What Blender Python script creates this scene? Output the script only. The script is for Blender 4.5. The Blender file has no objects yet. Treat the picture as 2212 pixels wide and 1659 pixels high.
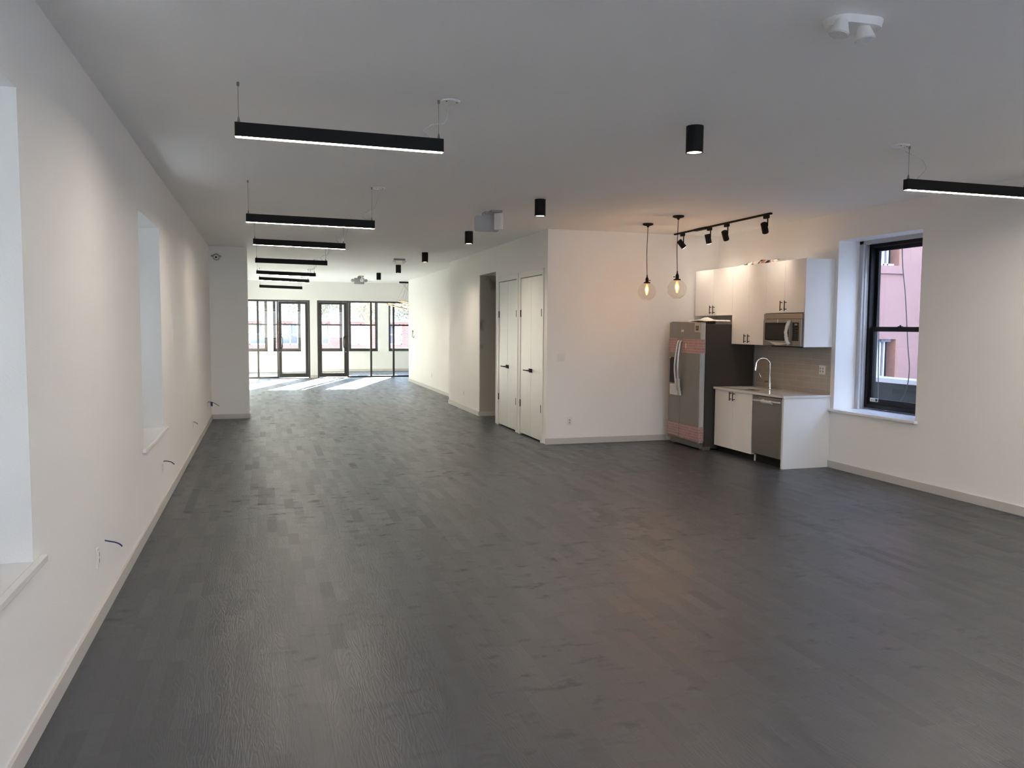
import bpy, bmesh, math, random
from mathutils import Vector, Matrix
random.seed(7)
SC = bpy.context.scene
C = SC.collection
PI = math.pi

# ------------------------------------------------------------------ camera, sky, sun, exposure
H = 3.169            # ceiling height
EYE = 1.75
cam_d = bpy.data.cameras.new('camera')
cam = bpy.data.objects.new('camera', cam_d)
C.objects.link(cam)
cam_d.sensor_width = 36.0
cam_d.sensor_fit = 'HORIZONTAL'
cam_d.lens = 36.0 * 1739.225 / 2212.0
cam_d.clip_start = 0.05
cam_d.clip_end = 300
_y, _p, _r = (math.radians(a) for a in (17.104, -4.103, 0.392))
_f = Vector((math.sin(_y) * math.cos(_p), math.cos(_y) * math.cos(_p), math.sin(_p)))
_rt = Vector((math.cos(_y), -math.sin(_y), 0))
_up = _rt.cross(_f)
_rt2 = _rt * math.cos(_r) + _up * math.sin(_r)
_up2 = -_rt * math.sin(_r) + _up * math.cos(_r)
M = Matrix.Identity(4)
for i in range(3):
    M[i][0], M[i][1], M[i][2] = _rt2[i], _up2[i], -_f[i]
M[2][3] = EYE
cam.matrix_world = M
SC.camera = cam

SC.view_settings.view_transform = 'Standard'
SC.view_settings.look = 'None'
SC.view_settings.gamma = 1.0
SC.view_settings.use_curve_mapping = False
SC.view_settings.exposure = 0.36

SKY = 9.0            # sky strength
SUN = 275.0           # sun strength
BAR = 88.0           # linear pendants, diffuser radiance
SPOT = 95.0          # cylinder downlights, watts
TRACK = 13.0         # track heads, watts
BULB = 60.0          # globe pendant bulbs, radiance

w = bpy.data.worlds.new('sky'); SC.world = w
w.use_nodes = True
nt = w.node_tree
bg = nt.nodes['Background']
tc = nt.nodes.new('ShaderNodeTexCoord')
sep = nt.nodes.new('ShaderNodeSeparateXYZ')
rmp = nt.nodes.new('ShaderNodeValToRGB')
rmp.color_ramp.elements[0].position = 0.0
rmp.color_ramp.elements[0].color = (0.80, 0.86, 0.95, 1)
rmp.color_ramp.elements[1].position = 0.6
rmp.color_ramp.elements[1].color = (0.34, 0.52, 1.0, 1)
nt.links.new(tc.outputs['Generated'], sep.inputs[0])
nt.links.new(sep.outputs['Z'], rmp.inputs[0])
nt.links.new(rmp.outputs[0], bg.inputs[0])
bg.inputs[1].default_value = SKY

sun_d = bpy.data.lights.new('sun', 'SUN')
sun_d.energy = SUN
sun_d.color = (1.0, 0.93, 0.82)
sun_d.angle = math.radians(0.55)
sun = bpy.data.objects.new('sun', sun_d); C.objects.link(sun)
sun.location = (8, 45, 12)
sun.rotation_euler = Vector((-0.35, -1.0, -1.06 * 0.291)).to_track_quat('-Z', 'Y').to_euler()

SC.cycles.use_denoising = True
SC.cycles.max_bounces = 14
SC.cycles.diffuse_bounces = 9
SC.cycles.glossy_bounces = 4
SC.cycles.transmission_bounces = 6
SC.cycles.transparent_max_bounces = 12
SC.cycles.sample_clamp_indirect = 20.0
SC.cycles.caustics_reflective = True
SC.cycles.blur_glossy = 0.5
SC.cycles.caustics_refractive = False
SC.cycles.use_light_tree = True

# ------------------------------------------------------------------ materials
def new_mat(name):
    m = bpy.data.materials.new(name); m.use_nodes = True
    return m, m.node_tree, m.node_tree.nodes['Principled BSDF']

def mat(name, col, rough=0.5, metal=0.0, bump=0.0, bscale=60.0, vary=0.0, spec=None, emit=None, estr=0.0, vscale=4.0, stretch=None):
    m, t, b = new_mat(name)
    b.inputs['Base Color'].default_value = (*col, 1)
    b.inputs['Roughness'].default_value = rough
    b.inputs['Metallic'].default_value = metal
    if spec is not None: b.inputs['Specular IOR Level'].default_value = spec
    N, L = t.nodes, t.links
    co = N.new('ShaderNodeTexCoord')
    src = co.outputs['Object']
    if stretch:
        mp = N.new('ShaderNodeMapping'); mp.inputs['Scale'].default_value = stretch
        L.new(src, mp.inputs[0]); src = mp.outputs[0]
    n = N.new('ShaderNodeTexNoise'); n.inputs['Scale'].default_value = vscale; n.inputs['Detail'].default_value = 4
    L.new(src, n.inputs['Vector'])
    mx = N.new('ShaderNodeMix'); mx.data_type = 'RGBA'
    v = vary if vary else 0.03
    mx.inputs[6].default_value = (*[c * (1 - v) for c in col], 1)
    mx.inputs[7].default_value = (*[min(1, c * (1 + v)) for c in col], 1)
    L.new(n.outputs['Fac'], mx.inputs[0]); L.new(mx.outputs[2], b.inputs['Base Color'])
    if bump:
        n2 = N.new('ShaderNodeTexNoise'); n2.inputs['Scale'].default_value = bscale; n2.inputs['Detail'].default_value = 3
        L.new(src, n2.inputs['Vector'])
        bp = N.new('ShaderNodeBump'); bp.inputs['Strength'].default_value = bump; bp.inputs['Distance'].default_value = 0.01
        L.new(n2.outputs['Fac'], bp.inputs['Height']); L.new(bp.outputs[0], b.inputs['Normal'])
    if emit:
        b.inputs['Emission Color'].default_value = (*emit, 1); b.inputs['Emission Strength'].default_value = estr
    return m

def glass_mat(name, tint=(0.96, 0.98, 0.97), refl=1.0):
    m, t, b = new_mat(name)
    N, L = t.nodes, t.links
    N.remove(b)
    out = [n for n in N if n.type == 'OUTPUT_MATERIAL'][0]
    tr = N.new('ShaderNodeBsdfTransparent'); tr.inputs[0].default_value = (*tint, 1)
    gl = N.new('ShaderNodeBsdfGlossy'); gl.inputs['Roughness'].default_value = 0.01
    fr = N.new('ShaderNodeFresnel'); fr.inputs[0].default_value = 1.45
    mu = N.new('ShaderNodeMath'); mu.operation = 'MULTIPLY'; mu.inputs[1].default_value = refl
    mx = N.new('ShaderNodeMixShader')
    ge = N.new('ShaderNodeNewGeometry')       # the reflection belongs to the entering face only (thin pane)
    inv = N.new('ShaderNodeMath'); inv.operation = 'SUBTRACT'; inv.inputs[0].default_value = 1.0
    mu2 = N.new('ShaderNodeMath'); mu2.operation = 'MULTIPLY'
    L.new(ge.outputs['Backfacing'], inv.inputs[1])
    L.new(fr.outputs[0], mu.inputs[0]); L.new(mu.outputs[0], mu2.inputs[0]); L.new(inv.outputs[0], mu2.inputs[1]); L.new(mu2.outputs[0], mx.inputs[0])
    L.new(tr.outputs[0], mx.inputs[1]); L.new(gl.outputs[0], mx.inputs[2]); L.new(mx.outputs[0], out.inputs[0])
    return m

def floor_mat():
    m, t, b = new_mat('stained_oak_strip_floor')
    N, L = t.nodes, t.links
    def math_(op, a, bb=None, c=None):
        n = N.new('ShaderNodeMath'); n.operation = op
        for i, v in enumerate((a, bb, c)):
            if v is None: continue
            if isinstance(v, (int, float)): n.inputs[i].default_value = v
            else: L.new(v, n.inputs[i])
        return n.outputs[0]
    co = N.new('ShaderNodeTexCoord')
    s = N.new('ShaderNodeSeparateXYZ'); L.new(co.outputs['Object'], s.inputs[0])
    X, Y = s.outputs['X'], s.outputs['Y']
    W_, LN = 0.083, 0.46
    rx = math_('DIVIDE', X, W_)
    row = math_('FLOOR', rx)
    wn = N.new('ShaderNodeTexWhiteNoise'); wn.noise_dimensions = '1D'; L.new(row, wn.inputs['W'])
    off = math_('MULTIPLY', wn.outputs['Value'], 17.3)
    ry = math_('ADD', math_('DIVIDE', Y, LN), off)
    # uneven board lengths
    wob = N.new('ShaderNodeTexNoise'); wob.noise_dimensions = '2D'; wob.inputs['Scale'].default_value = 1.0
    cb = N.new('ShaderNodeCombineXYZ'); L.new(math_('MULTIPLY', row, 3.7), cb.inputs[0]); L.new(math_('MULTIPLY', ry, 0.6), cb.inputs[1])
    L.new(cb.outputs[0], wob.inputs['Vector'])
    ry2 = math_('ADD', ry, math_('MULTIPLY', wob.outputs['Fac'], 1.3))
    col = math_('FLOOR', ry2)
    cc = N.new('ShaderNodeCombineXYZ'); L.new(row, cc.inputs[0]); L.new(col, cc.inputs[1])
    pn = N.new('ShaderNodeTexWhiteNoise'); pn.noise_dimensions = '2D'; L.new(cc.outputs[0], pn.inputs['Vector'])
    # second random number per board
    cc2 = N.new('ShaderNodeCombineXYZ'); L.new(math_('ADD', row, 91.5), cc2.inputs[0]); L.new(math_('ADD', col, 33.1), cc2.inputs[1])
    pn2 = N.new('ShaderNodeTexWhiteNoise'); pn2.noise_dimensions = '2D'; L.new(cc2.outputs[0], pn2.inputs['Vector'])
    # seams
    fx = math_('ABSOLUTE', math_('SUBTRACT', math_('FRACT', rx), 0.5))
    fy = math_('ABSOLUTE', math_('SUBTRACT', math_('FRACT', ry2), 0.5))
    sx = math_('GREATER_THAN', fx, 0.487)
    sy = math_('GREATER_THAN', fy, 0.4985)
    gapsel = math_('GREATER_THAN', wn.outputs['Value'], 0.72)
    seam = math_('MAXIMUM', math_('MULTIPLY', sx, math_('ADD', math_('MULTIPLY', gapsel, 0.75), 0.25)), math_('MULTIPLY', sy, 0.4))
    # grain: distorted rings stretched along the board, offset per board
    mp = N.new('ShaderNodeCombineXYZ')
    L.new(math_('ADD', math_('MULTIPLY', X, 11.0), math_('MULTIPLY', pn.outputs['Value'], 40)), mp.inputs[0])
    L.new(math_('ADD', math_('MULTIPLY', Y, 1.1), math_('MULTIPLY', pn2.outputs['Value'], 60)), mp.inputs[1])
    gr = N.new('ShaderNodeTexNoise'); gr.inputs['Scale'].default_value = 1.6; gr.inputs['Detail'].default_value = 2; gr.inputs['Distortion'].default_value = 0.5
    L.new(mp.outputs[0], gr.inputs['Vector'])
    ring = math_('SINE', math_('MULTIPLY', gr.outputs['Fac'], 70.0))
    ring01 = math_('ADD', math_('MULTIPLY', ring, 0.5), 0.5)
    # broad wear
    big = N.new('ShaderNodeTexNoise'); big.inputs['Scale'].default_value = 0.9; big.inputs['Detail'].default_value = 5; big.inputs['Roughness'].default_value = 0.6
    L.new(co.outputs['Object'], big.inputs['Vector'])
    mp2 = N.new('ShaderNodeMapping'); mp2.inputs['Scale'].default_value = (3.2, 5.5, 1)
    L.new(co.outputs['Object'], mp2.inputs[0])
    sm = N.new('ShaderNodeTexNoise'); sm.inputs['Scale'].default_value = 1.6; sm.inputs['Detail'].default_value = 6; sm.inputs['Roughness'].default_value = 0.62
    L.new(mp2.outputs[0], sm.inputs['Vector'])
    smr = N.new('ShaderNodeMapRange'); smr.inputs['From Min'].default_value = 0.54; smr.inputs['From Max'].default_value = 0.70
    L.new(sm.outputs['Fac'], smr.inputs[0])
    msk = N.new('ShaderNodeTexNoise'); msk.inputs['Scale'].default_value = 0.55; msk.inputs['Detail'].default_value = 2
    mpk = N.new('ShaderNodeMapping'); mpk.inputs['Location'].default_value = (3.1, 7.7, 0); L.new(co.outputs['Object'], mpk.inputs[0]); L.new(mpk.outputs[0], msk.inputs['Vector'])
    mr = N.new('ShaderNodeMapRange'); mr.inputs['From Min'].default_value = 0.44; mr.inputs['From Max'].default_value = 0.62; mr.inputs['To Min'].default_value = 0.12
    L.new(msk.outputs['Fac'], mr.inputs[0])
    brd = math_('ADD', 0.35, math_('MULTIPLY', math_('GREATER_THAN', pn.outputs['Value'], 0.45), 0.65))     # wear stops at board edges
    smudge = math_('MULTIPLY', math_('MULTIPLY', smr.outputs[0], mr.outputs[0]), brd)
    dull = math_('GREATER_THAN', pn2.outputs['Value'], 0.95)          # boards that took the finish unevenly
    # colour
    val = math_('ADD', 0.80, math_('MULTIPLY', pn.outputs['Value'], 0.17))
    val = math_('ADD', val, math_('MULTIPLY', ring01, 0.24))
    val = math_('ADD', val, math_('MULTIPLY', math_('SUBTRACT', big.outputs['Fac'], 0.5), 0.22))
    val = math_('MULTIPLY', val, math_('SUBTRACT', 1.0, math_('MULTIPLY', smudge, 0.30)))
    val = math_('MULTIPLY', val, math_('SUBTRACT', 1.0, math_('MULTIPLY', seam, 0.75)))
    colr = N.new('ShaderNodeCombineColor')
    L.new(math_('MULTIPLY', val, 0.034), colr.inputs[0]); L.new(math_('MULTIPLY', val, 0.041), colr.inputs[1]); L.new(math_('MULTIPLY', val, 0.052), colr.inputs[2])
    L.new(colr.outputs[0], b.inputs['Base Color'])
    ro = math_('ADD', 0.29, math_('MULTIPLY', pn2.outputs['Value'], 0.08))
    ro = math_('ADD', ro, math_('MULTIPLY', dull, 0.04))
    ro = math_('ADD', ro, math_('MULTIPLY', smudge, 0.38))
    ro = math_('ADD', ro, math_('MULTIPLY', ring01, 0.05))
    ro = math_('ADD', ro, math_('MULTIPLY', big.outputs['Fac'], 0.08))
    L.new(ro, b.inputs['Roughness'])
    b.inputs['Specular IOR Level'].default_value = 0.85
    # relief: cupped boards, grain, seams
    hgt = math_('MULTIPLY', math_('MULTIPLY', fx, fx), -0.9)
    hgt = math_('ADD', hgt, math_('MULTIPLY', ring01, 0.45))
    hgt = math_('ADD', hgt, math_('MULTIPLY', sm.outputs['Fac'], 1.2))
    hgt = math_('SUBTRACT', hgt, math_('MULTIPLY', seam, 0.9))
    bp = N.new('ShaderNodeBump'); bp.inputs['Strength'].default_value = 0.22; bp.inputs['Distance'].default_value = 0.004
    L.new(hgt, bp.inputs['Height']); L.new(bp.outputs[0], b.inputs['Normal'])
    return m

def tile_mat():
    m, t, b = new_mat('glazed_wall_tile')
    N, L = t.nodes, t.links
    co = N.new('ShaderNodeTexCoord')
    sp = N.new('ShaderNodeSeparateXYZ'); cb = N.new('ShaderNodeCombineXYZ')
    L.new(co.outputs['Object'], sp.inputs[0]); L.new(sp.outputs['Y'], cb.inputs[0]); L.new(sp.outputs['Z'], cb.inputs[1])
    br = N.new('ShaderNodeTexBrick')
    br.inputs['Color1'].default_value = (0.40, 0.37, 0.325, 1); br.inputs['Color2'].default_value = (0.44, 0.41, 0.36, 1)
    br.inputs['Mortar'].default_value = (0.56, 0.53, 0.48, 1)
    br.inputs['Scale'].default_value = 1.0; br.inputs['Mortar Size'].default_value = 0.002
    br.inputs['Brick Width'].default_value = 0.30; br.inputs['Row Height'].default_value = 0.075
    L.new(cb.outputs[0], br.inputs['Vector']); L.new(br.outputs['Color'], b.inputs['Base Color'])
    b.inputs['Roughness'].default_value = 0.28
    bp = N.new('ShaderNodeBump'); bp.inputs['Strength'].default_value = 0.3; bp.inputs['Distance'].default_value = 0.002; bp.invert = True
    L.new(br.outputs['Fac'], bp.inputs['Height']); L.new(bp.outputs[0], b.inputs['Normal'])
    return m

def brick_mat():
    m, t, b = new_mat('red_brick')
    N, L = t.nodes, t.links
    co = N.new('ShaderNodeTexCoord')
    sp = N.new('ShaderNodeSeparateXYZ'); cb = N.new('ShaderNodeCombineXYZ')
    L.new(co.outputs['Object'], sp.inputs[0]); L.new(sp.outputs['X'], cb.inputs[0]); L.new(sp.outputs['Z'], cb.inputs[1])
    br = N.new('ShaderNodeTexBrick')
    br.inputs['Color1'].default_value = (0.26, 0.09, 0.07, 1); br.inputs['Color2'].default_value = (0.34, 0.14, 0.11, 1)
    br.inputs['Mortar'].default_value = (0.34, 0.29, 0.26, 1)
    br.inputs['Scale'].default_value = 1.0; br.inputs['Mortar Size'].default_value = 0.01
    br.inputs['Brick Width'].default_value = 0.22; br.inputs['Row Height'].default_value = 0.075
    L.new(cb.outputs[0], br.inputs['Vector']); L.new(br.outputs['Color'], b.inputs['Base Color'])
    b.inputs['Roughness'].default_value = 0.9
    return m

def tape_mat():
    # pale film printed with repeated lines of small red notice text
    m, t, b = new_mat('printed_red_film')
    N, L = t.nodes, t.links
    co = N.new('ShaderNodeTexCoord')
    sp = N.new('ShaderNodeSeparateXYZ'); L.new(co.outputs['Object'], sp.inputs[0])
    def mm(op, a, bb):
        n = N.new('ShaderNodeMath'); n.operation = op
        for i, v in enumerate((a, bb)):
            if isinstance(v, (int, float)): n.inputs[i].default_value = v
            else: L.new(v, n.inputs[i])
        return n.outputs[0]
    h = mm('ADD', sp.outputs['X'], sp.outputs['Y'])
    line = mm('GREATER_THAN', mm('FRACT', mm('MULTIPLY', sp.outputs['Z'], 26.0), 0), 0.24)
    blk = mm('GREATER_THAN', mm('FRACT', mm('ADD', mm('MULTIPLY', h, 2.3), mm('MULTIPLY', mm('FLOOR', mm('MULTIPLY', sp.outputs['Z'], 26.0), 0), 0.37)), 0), 0.03)
    cb = N.new('ShaderNodeCombineXYZ'); L.new(mm('MULTIPLY', h, 95.0), cb.inputs[0]); L.new(mm('MULTIPLY', sp.outputs['Z'], 26.0), cb.inputs[1])
    wn = N.new('ShaderNodeTexNoise'); wn.inputs['Scale'].default_value = 1.0; wn.inputs['Detail'].default_value = 2
    L.new(cb.outputs[0], wn.inputs['Vector'])
    ink = mm('MULTIPLY', mm('MULTIPLY', line, blk), mm('GREATER_THAN', wn.outputs['Fac'], 0.40))
    mx = N.new('ShaderNodeMix'); mx.data_type = 'RGBA'
    mx.inputs[6].default_value = (0.47, 0.33, 0.315, 1); mx.inputs[7].default_value = (0.36, 0.20, 0.195, 1)
    L.new(ink, mx.inputs[0]); L.new(mx.outputs[2], b.inputs['Base Color'])
    b.inputs['Roughness'].default_value = 0.45
    return m

def plaster_mat():
    m, t, b = new_mat('raw_patched_plaster')
    N, L = t.nodes, t.links
    co = N.new('ShaderNodeTexCoord')
    n = N.new('ShaderNodeTexVoronoi'); n.inputs['Scale'].default_value = 1.9; n.distance = 'CHEBYCHEV'
    L.new(co.outputs['Object'], n.inputs['Vector'])
    n2 = N.new('ShaderNodeTexNoise'); n2.inputs['Scale'].default_value = 5; n2.inputs['Detail'].default_value = 6
    L.new(co.outputs['Object'], n2.inputs['Vector'])
    r = N.new('ShaderNodeValToRGB')
    e = r.color_ramp.elements
    e[0].color = (0.24, 0.215, 0.17, 1); e[0].position = 0.3
    e[1].color = (0.44, 0.42, 0.37, 1); e[1].position = 0.48
    mx = N.new('ShaderNodeMath'); mx.operation = 'MULTIPLY_ADD'; mx.inputs[1].default_value = 0.45
    L.new(n2.outputs['Fac'], mx.inputs[0]); L.new(n.outputs['Distance'], mx.inputs[2])
    L.new(mx.outputs[0], r.inputs[0]); L.new(r.outputs[0], b.inputs['Base Color'])
    b.inputs['Roughness'].default_value = 0.9
    return m

PAINT = mat('white_wall_paint', (0.88, 0.87, 0.85), 0.62, bump=0.12, bscale=140, vary=0.012, vscale=1.5)
CEIL = mat('white_ceiling_paint', (0.91, 0.91, 0.905), 0.75, bump=0.10, bscale=120, vary=0.02, vscale=0.8)
TRIM = mat('grey_white_trim_paint', (0.56, 0.54, 0.51), 0.45, vary=0.02)
DOORP = mat('off_white_door_paint', (0.72, 0.72, 0.69), 0.35, vary=0.02)
SILLM = mat('white_stone_sill', (0.82, 0.82, 0.81), 0.25, vary=0.03)
FLOOR = floor_mat()
TILE = tile_mat()
PLASTER = plaster_mat()
BLACK = mat('matt_black_metal', (0.009, 0.009, 0.009), 0.6, spec=0.2)
BLKFR = mat('black_window_frame', (0.008, 0.008, 0.009), 0.5, spec=0.25)
BRONZE = mat('dark_bronze_frame', (0.045, 0.04, 0.036), 0.4, metal=0.3)
GREYFR = mat('weathered_grey_casing', (0.50, 0.50, 0.51), 0.6, bump=0.6, bscale=18, vary=0.12, vscale=9)
CAB = mat('white_melamine', (0.80, 0.79, 0.775), 0.35, vary=0.01)
QUARTZ = mat('pale_grey_quartz', (0.68, 0.66, 0.63), 0.13, vary=0.06, vscale=60)
STEEL = mat('brushed_steel', (0.27, 0.255, 0.23), 0.40, metal=0.75, vary=0.03, stretch=(1, 1, 60))
STEELL = mat('bright_steel_edge', (0.60, 0.60, 0.60), 0.3, metal=0.8, vary=0.03)
CHROME = mat('polished_chrome', (0.80, 0.80, 0.80), 0.08, metal=1.0)
FRBODY = mat('dark_grey_appliance_side', (0.048, 0.043, 0.038), 0.6, metal=0.0, spec=0.2, bump=0.15, bscale=300)
DGLASS = mat('black_appliance_glass', (0.006, 0.006, 0.006), 0.25, spec=0.25)
SCREEN = mat('dark_oven_mesh_glass', (0.014, 0.014, 0.012), 0.35, spec=0.25)
PLASTIC = mat('white_plastic', (0.80, 0.79, 0.77), 0.35, vary=0.01)
GREYPL = mat('grey_white_plastic', (0.40, 0.39, 0.40), 0.45, vary=0.02)
WRAP = mat('crumpled_protective_film', (0.72, 0.71, 0.68), 0.22, bump=0.9, bscale=45, vary=0.12, vscale=30)
PAPER = mat('white_paper_label', (0.72, 0.72, 0.70), 0.7, vary=0.05, vscale=120)
INK = mat('dark_ink', (0.03, 0.03, 0.035), 0.5)
BLUEC = mat('blue_cable_jacket', (0.012, 0.018, 0.12), 0.45)
DARKC = mat('dark_cable_jacket', (0.03, 0.028, 0.028), 0.5)
WHITEC = mat('white_cord', (0.55, 0.55, 0.55), 0.45)
WIRE = mat('steel_wire', (0.28, 0.27, 0.25), 0.35, metal=0.7)
NICKEL = mat('satin_nickel', (0.30, 0.29, 0.27), 0.35, metal=0.8)
GOLD = mat('brass_band', (0.55, 0.33, 0.12), 0.3, metal=0.8)
GREEN = mat('green_sticker', (0.45, 0.55, 0.05), 0.5)
TAPE = tape_mat()
GLASS = glass_mat('clear_window_glass')
GLOBE = glass_mat('clear_blown_glass', (0.955, 0.94, 0.91), 1.0)
AMBER = glass_mat('lit_amber_bulb_glass', (1.0, 0.72, 0.42), 0.8)
_t = AMBER.node_tree; _o = [n for n in _t.nodes if n.type == 'OUTPUT_MATERIAL'][0]; _s = _o.inputs[0].links[0].from_socket
_e = _t.nodes.new('ShaderNodeEmission'); _e.inputs[0].default_value = (1.0, 0.55, 0.22, 1); _e.inputs[1].default_value = 0.8
_a = _t.nodes.new('ShaderNodeAddShader'); _t.links.new(_s, _a.inputs[0]); _t.links.new(_e.outputs[0], _a.inputs[1]); _t.links.new(_a.outputs[0], _o.inputs[0])
LED = mat('lit_led_diffuser', (0.9, 0.9, 0.9), 0.5, emit=(1.0, 0.87, 0.73), estr=BAR)
LEDOFF = mat('unlit_led_diffuser', (0.10, 0.10, 0.10), 0.5)
LENS = mat('lit_downlight_lens', (0.9, 0.9, 0.9), 0.5, emit=(1.0, 0.84, 0.62), estr=9.0)
LENSW = mat('lit_track_lens', (0.9, 0.9, 0.9), 0.5, emit=(1.0, 0.90, 0.78), estr=14.0)
FILA = mat('glowing_filament', (1, 0.8, 0.4), 0.5, emit=(1.0, 0.62, 0.25), estr=BULB)
RINGL = mat('lit_ring_band', (0.9, 0.8, 0.6), 0.5, emit=(1.0, 0.80, 0.55), estr=1.6)
PINK = mat('pink_render', (0.29, 0.180, 0.180), 0.85, bump=0.5, bscale=9, vary=0.06, vscale=1.2)
BRICK = brick_mat()
CONC = mat('grey_concrete', (0.30, 0.31, 0.34), 0.85, bump=0.3, bscale=20, vary=0.1)
DARKW = mat('dark_parapet_paint', (0.016, 0.020, 0.023), 0.9, vary=0.2, spec=0.1)
ASPH = mat('pale_asphalt', (0.30, 0.30, 0.31), 0.9, vary=0.1)
WFRAME = mat('white_exterior_frame', (0.72, 0.73, 0.75), 0.5)
NEIGH = mat('unseen_block_render', (0.34, 0.33, 0.33), 0.85, vary=0.1)  # dull tone keeps bounce low on the added blocking walls
CREAM = mat('cream_upper_front', (0.62, 0.60, 0.52), 0.9, vary=0.1)
BLUEG = mat('blue_grey_render', (0.50, 0.56, 0.66), 0.85, vary=0.08)
CURT = mat('white_curtain', (0.75, 0.78, 0.84), 0.8, vary=0.05, vscale=8)
LEAF = mat('dry_tree_leaves', (0.20, 0.18, 0.11), 0.7, vary=0.3, vscale=3)
BARK = mat('tree_bark', (0.20, 0.16, 0.12), 0.9, vary=0.2)
REDBR = mat('bare_brick_reveal', (0.30, 0.17, 0.14), 0.9, bump=0.5, bscale=30, vary=0.2, vscale=12)

# ------------------------------------------------------------------ geometry helpers
def B(): return bmesh.new()

def box(bm, x0, x1, y0, y1, z0, z1, bev=0.0):
    x0, x1 = min(x0, x1), max(x0, x1); y0, y1 = min(y0, y1), max(y0, y1); z0, z1 = min(z0, z1), max(z0, z1)
    r = bmesh.ops.create_cube(bm, size=1.0)
    vs = r['verts']
    for v in vs:
        v.co = Vector(((x0 + x1) / 2 + v.co.x * (x1 - x0), (y0 + y1) / 2 + v.co.y * (y1 - y0), (z0 + z1) / 2 + v.co.z * (z1 - z0)))
    if bev:
        es = list({e for v in vs for e in v.link_edges})
        bmesh.ops.bevel(bm, geom=es, offset=bev, segments=2, affect='EDGES', profile=0.5)
    return bm

def cyl(bm, p0, p1, r0, r1=None, seg=24, cap=True):
    p0, p1 = Vector(p0), Vector(p1)
    r1 = r0 if r1 is None else r1
    d = p1 - p0
    res = bmesh.ops.create_cone(bm, cap_ends=cap, segments=seg, radius1=r0, radius2=r1, depth=d.length)
    q = d.to_track_quat('Z', 'Y').to_matrix().to_4x4()
    bmesh.ops.transform(bm, matrix=Matrix.Translation((p0 + p1) / 2) @ q, verts=res['verts'])
    return bm

def lathe(bm, prof, center=(0, 0, 0), seg=32):
    cx, cy, cz = center
    rings = []
    for r, z in prof:
        if r < 1e-5: rings.append([bm.verts.new((cx, cy, cz + z))])
        else: rings.append([bm.verts.new((cx + r * math.cos(2 * PI * k / seg), cy + r * math.sin(2 * PI * k / seg), cz + z)) for k in range(seg)])
    for a, b in zip(rings, rings[1:]):
        for k in range(seg):
            q = []
            q.append(a[k % len(a)]); 
            if len(a) > 1: q.append(a[(k + 1) % seg])
            if len(b) > 1: q.append(b[(k + 1) % seg])
            q.append(b[k % len(b)])
            if len(set(q)) >= 3: bm.faces.new(q)
    bmesh.ops.recalc_face_normals(bm, faces=bm.faces)
    for f in bm.faces: f.smooth = True
    return bm

def smooth_path(pts, n=8):
    pts = [Vector(p) for p in pts]
    if len(pts) < 3: return pts
    P = [pts[0] * 2 - pts[1]] + pts + [pts[-1] * 2 - pts[-2]]
    out = []
    for i in range(1, len(P) - 2):
        for k in range(n):
            t = k / n
            a, b, c, d = P[i - 1], P[i], P[i + 1], P[i + 2]
            out.append(0.5 * ((2 * b) + (c - a) * t + (2 * a - 5 * b + 4 * c - d) * t * t + (3 * b - a - 3 * c + d) * t ** 3))
    out.append(pts[-1])
    return out

def tube(bm, pts, r, seg=10, smooth=True, radii=None, flat=None):
    P = smooth_path(pts) if smooth else [Vector(p) for p in pts]
    n = len(P)
    prev = None
    rings = []
    for i, p in enumerate(P):
        d = (P[min(i + 1, n - 1)] - P[max(i - 1, 0)]).normalized()
        u = prev if prev is not None else (Vector((0, 0, 1)) if abs(d.z) < 0.9 else Vector((1, 0, 0)))
        u = (u - d * u.dot(d)).normalized(); v = d.cross(u); prev = u
        rr = r if radii is None else r * (radii[0] + (radii[1] - radii[0]) * i / (n - 1))
        rings.append([bm.verts.new(p + u * rr * math.cos(2 * PI * k / seg) + v * rr * math.sin(2 * PI * k / seg) * (flat or 1)) for k in range(seg)])
    for a, b in zip(rings, rings[1:]):
        for k in range(seg):
            f = bm.faces.new((a[k], a[(k + 1) % seg], b[(k + 1) % seg], b[k])); f.smooth = True
    bm.faces.new(list(reversed(rings[0]))); bm.faces.new(rings[-1])
    return bm

def solid(xs, ys, zs, empty=None, bm=None):
    """wall made of grid cells; only the outer faces are built"""
    bm = bm or B()
    nx, ny, nz = len(xs) - 1, len(ys) - 1, len(zs) - 1
    full = {}
    for i in range(nx):
        for j in range(ny):
            for k in range(nz):
                c = ((xs[i] + xs[i + 1]) / 2, (ys[j] + ys[j + 1]) / 2, (zs[k] + zs[k + 1]) / 2)
                full[i, j, k] = not (empty and empty(*c))
    V = {}
    def v(i, j, k):
        if (i, j, k) not in V: V[i, j, k] = bm.verts.new((xs[i], ys[j], zs[k]))
        return V[i, j, k]
    for (i, j, k), f in full.items():
        if not f: continue
        for d, q in (((-1, 0, 0), ((0,0,0),(0,0,1),(0,1,1),(0,1,0))), ((1, 0, 0), ((1,0,0),(1,1,0),(1,1,1),(1,0,1))),
                     ((0, -1, 0), ((0,0,0),(1,0,0),(1,0,1),(0,0,1))), ((0, 1, 0), ((0,1,0),(0,1,1),(1,1,1),(1,1,0))),
                     ((0, 0, -1), ((0,0,0),(0,1,0),(1,1,0),(1,0,0))), ((0, 0, 1), ((0,0,1),(1,0,1),(1,1,1),(0,1,1)))):
            if not full.get((i + d[0], j + d[1], k + d[2]), False):
                bm.faces.new([v(i + a, j + b, k + c) for a, b, c in q])
    return bm

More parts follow.
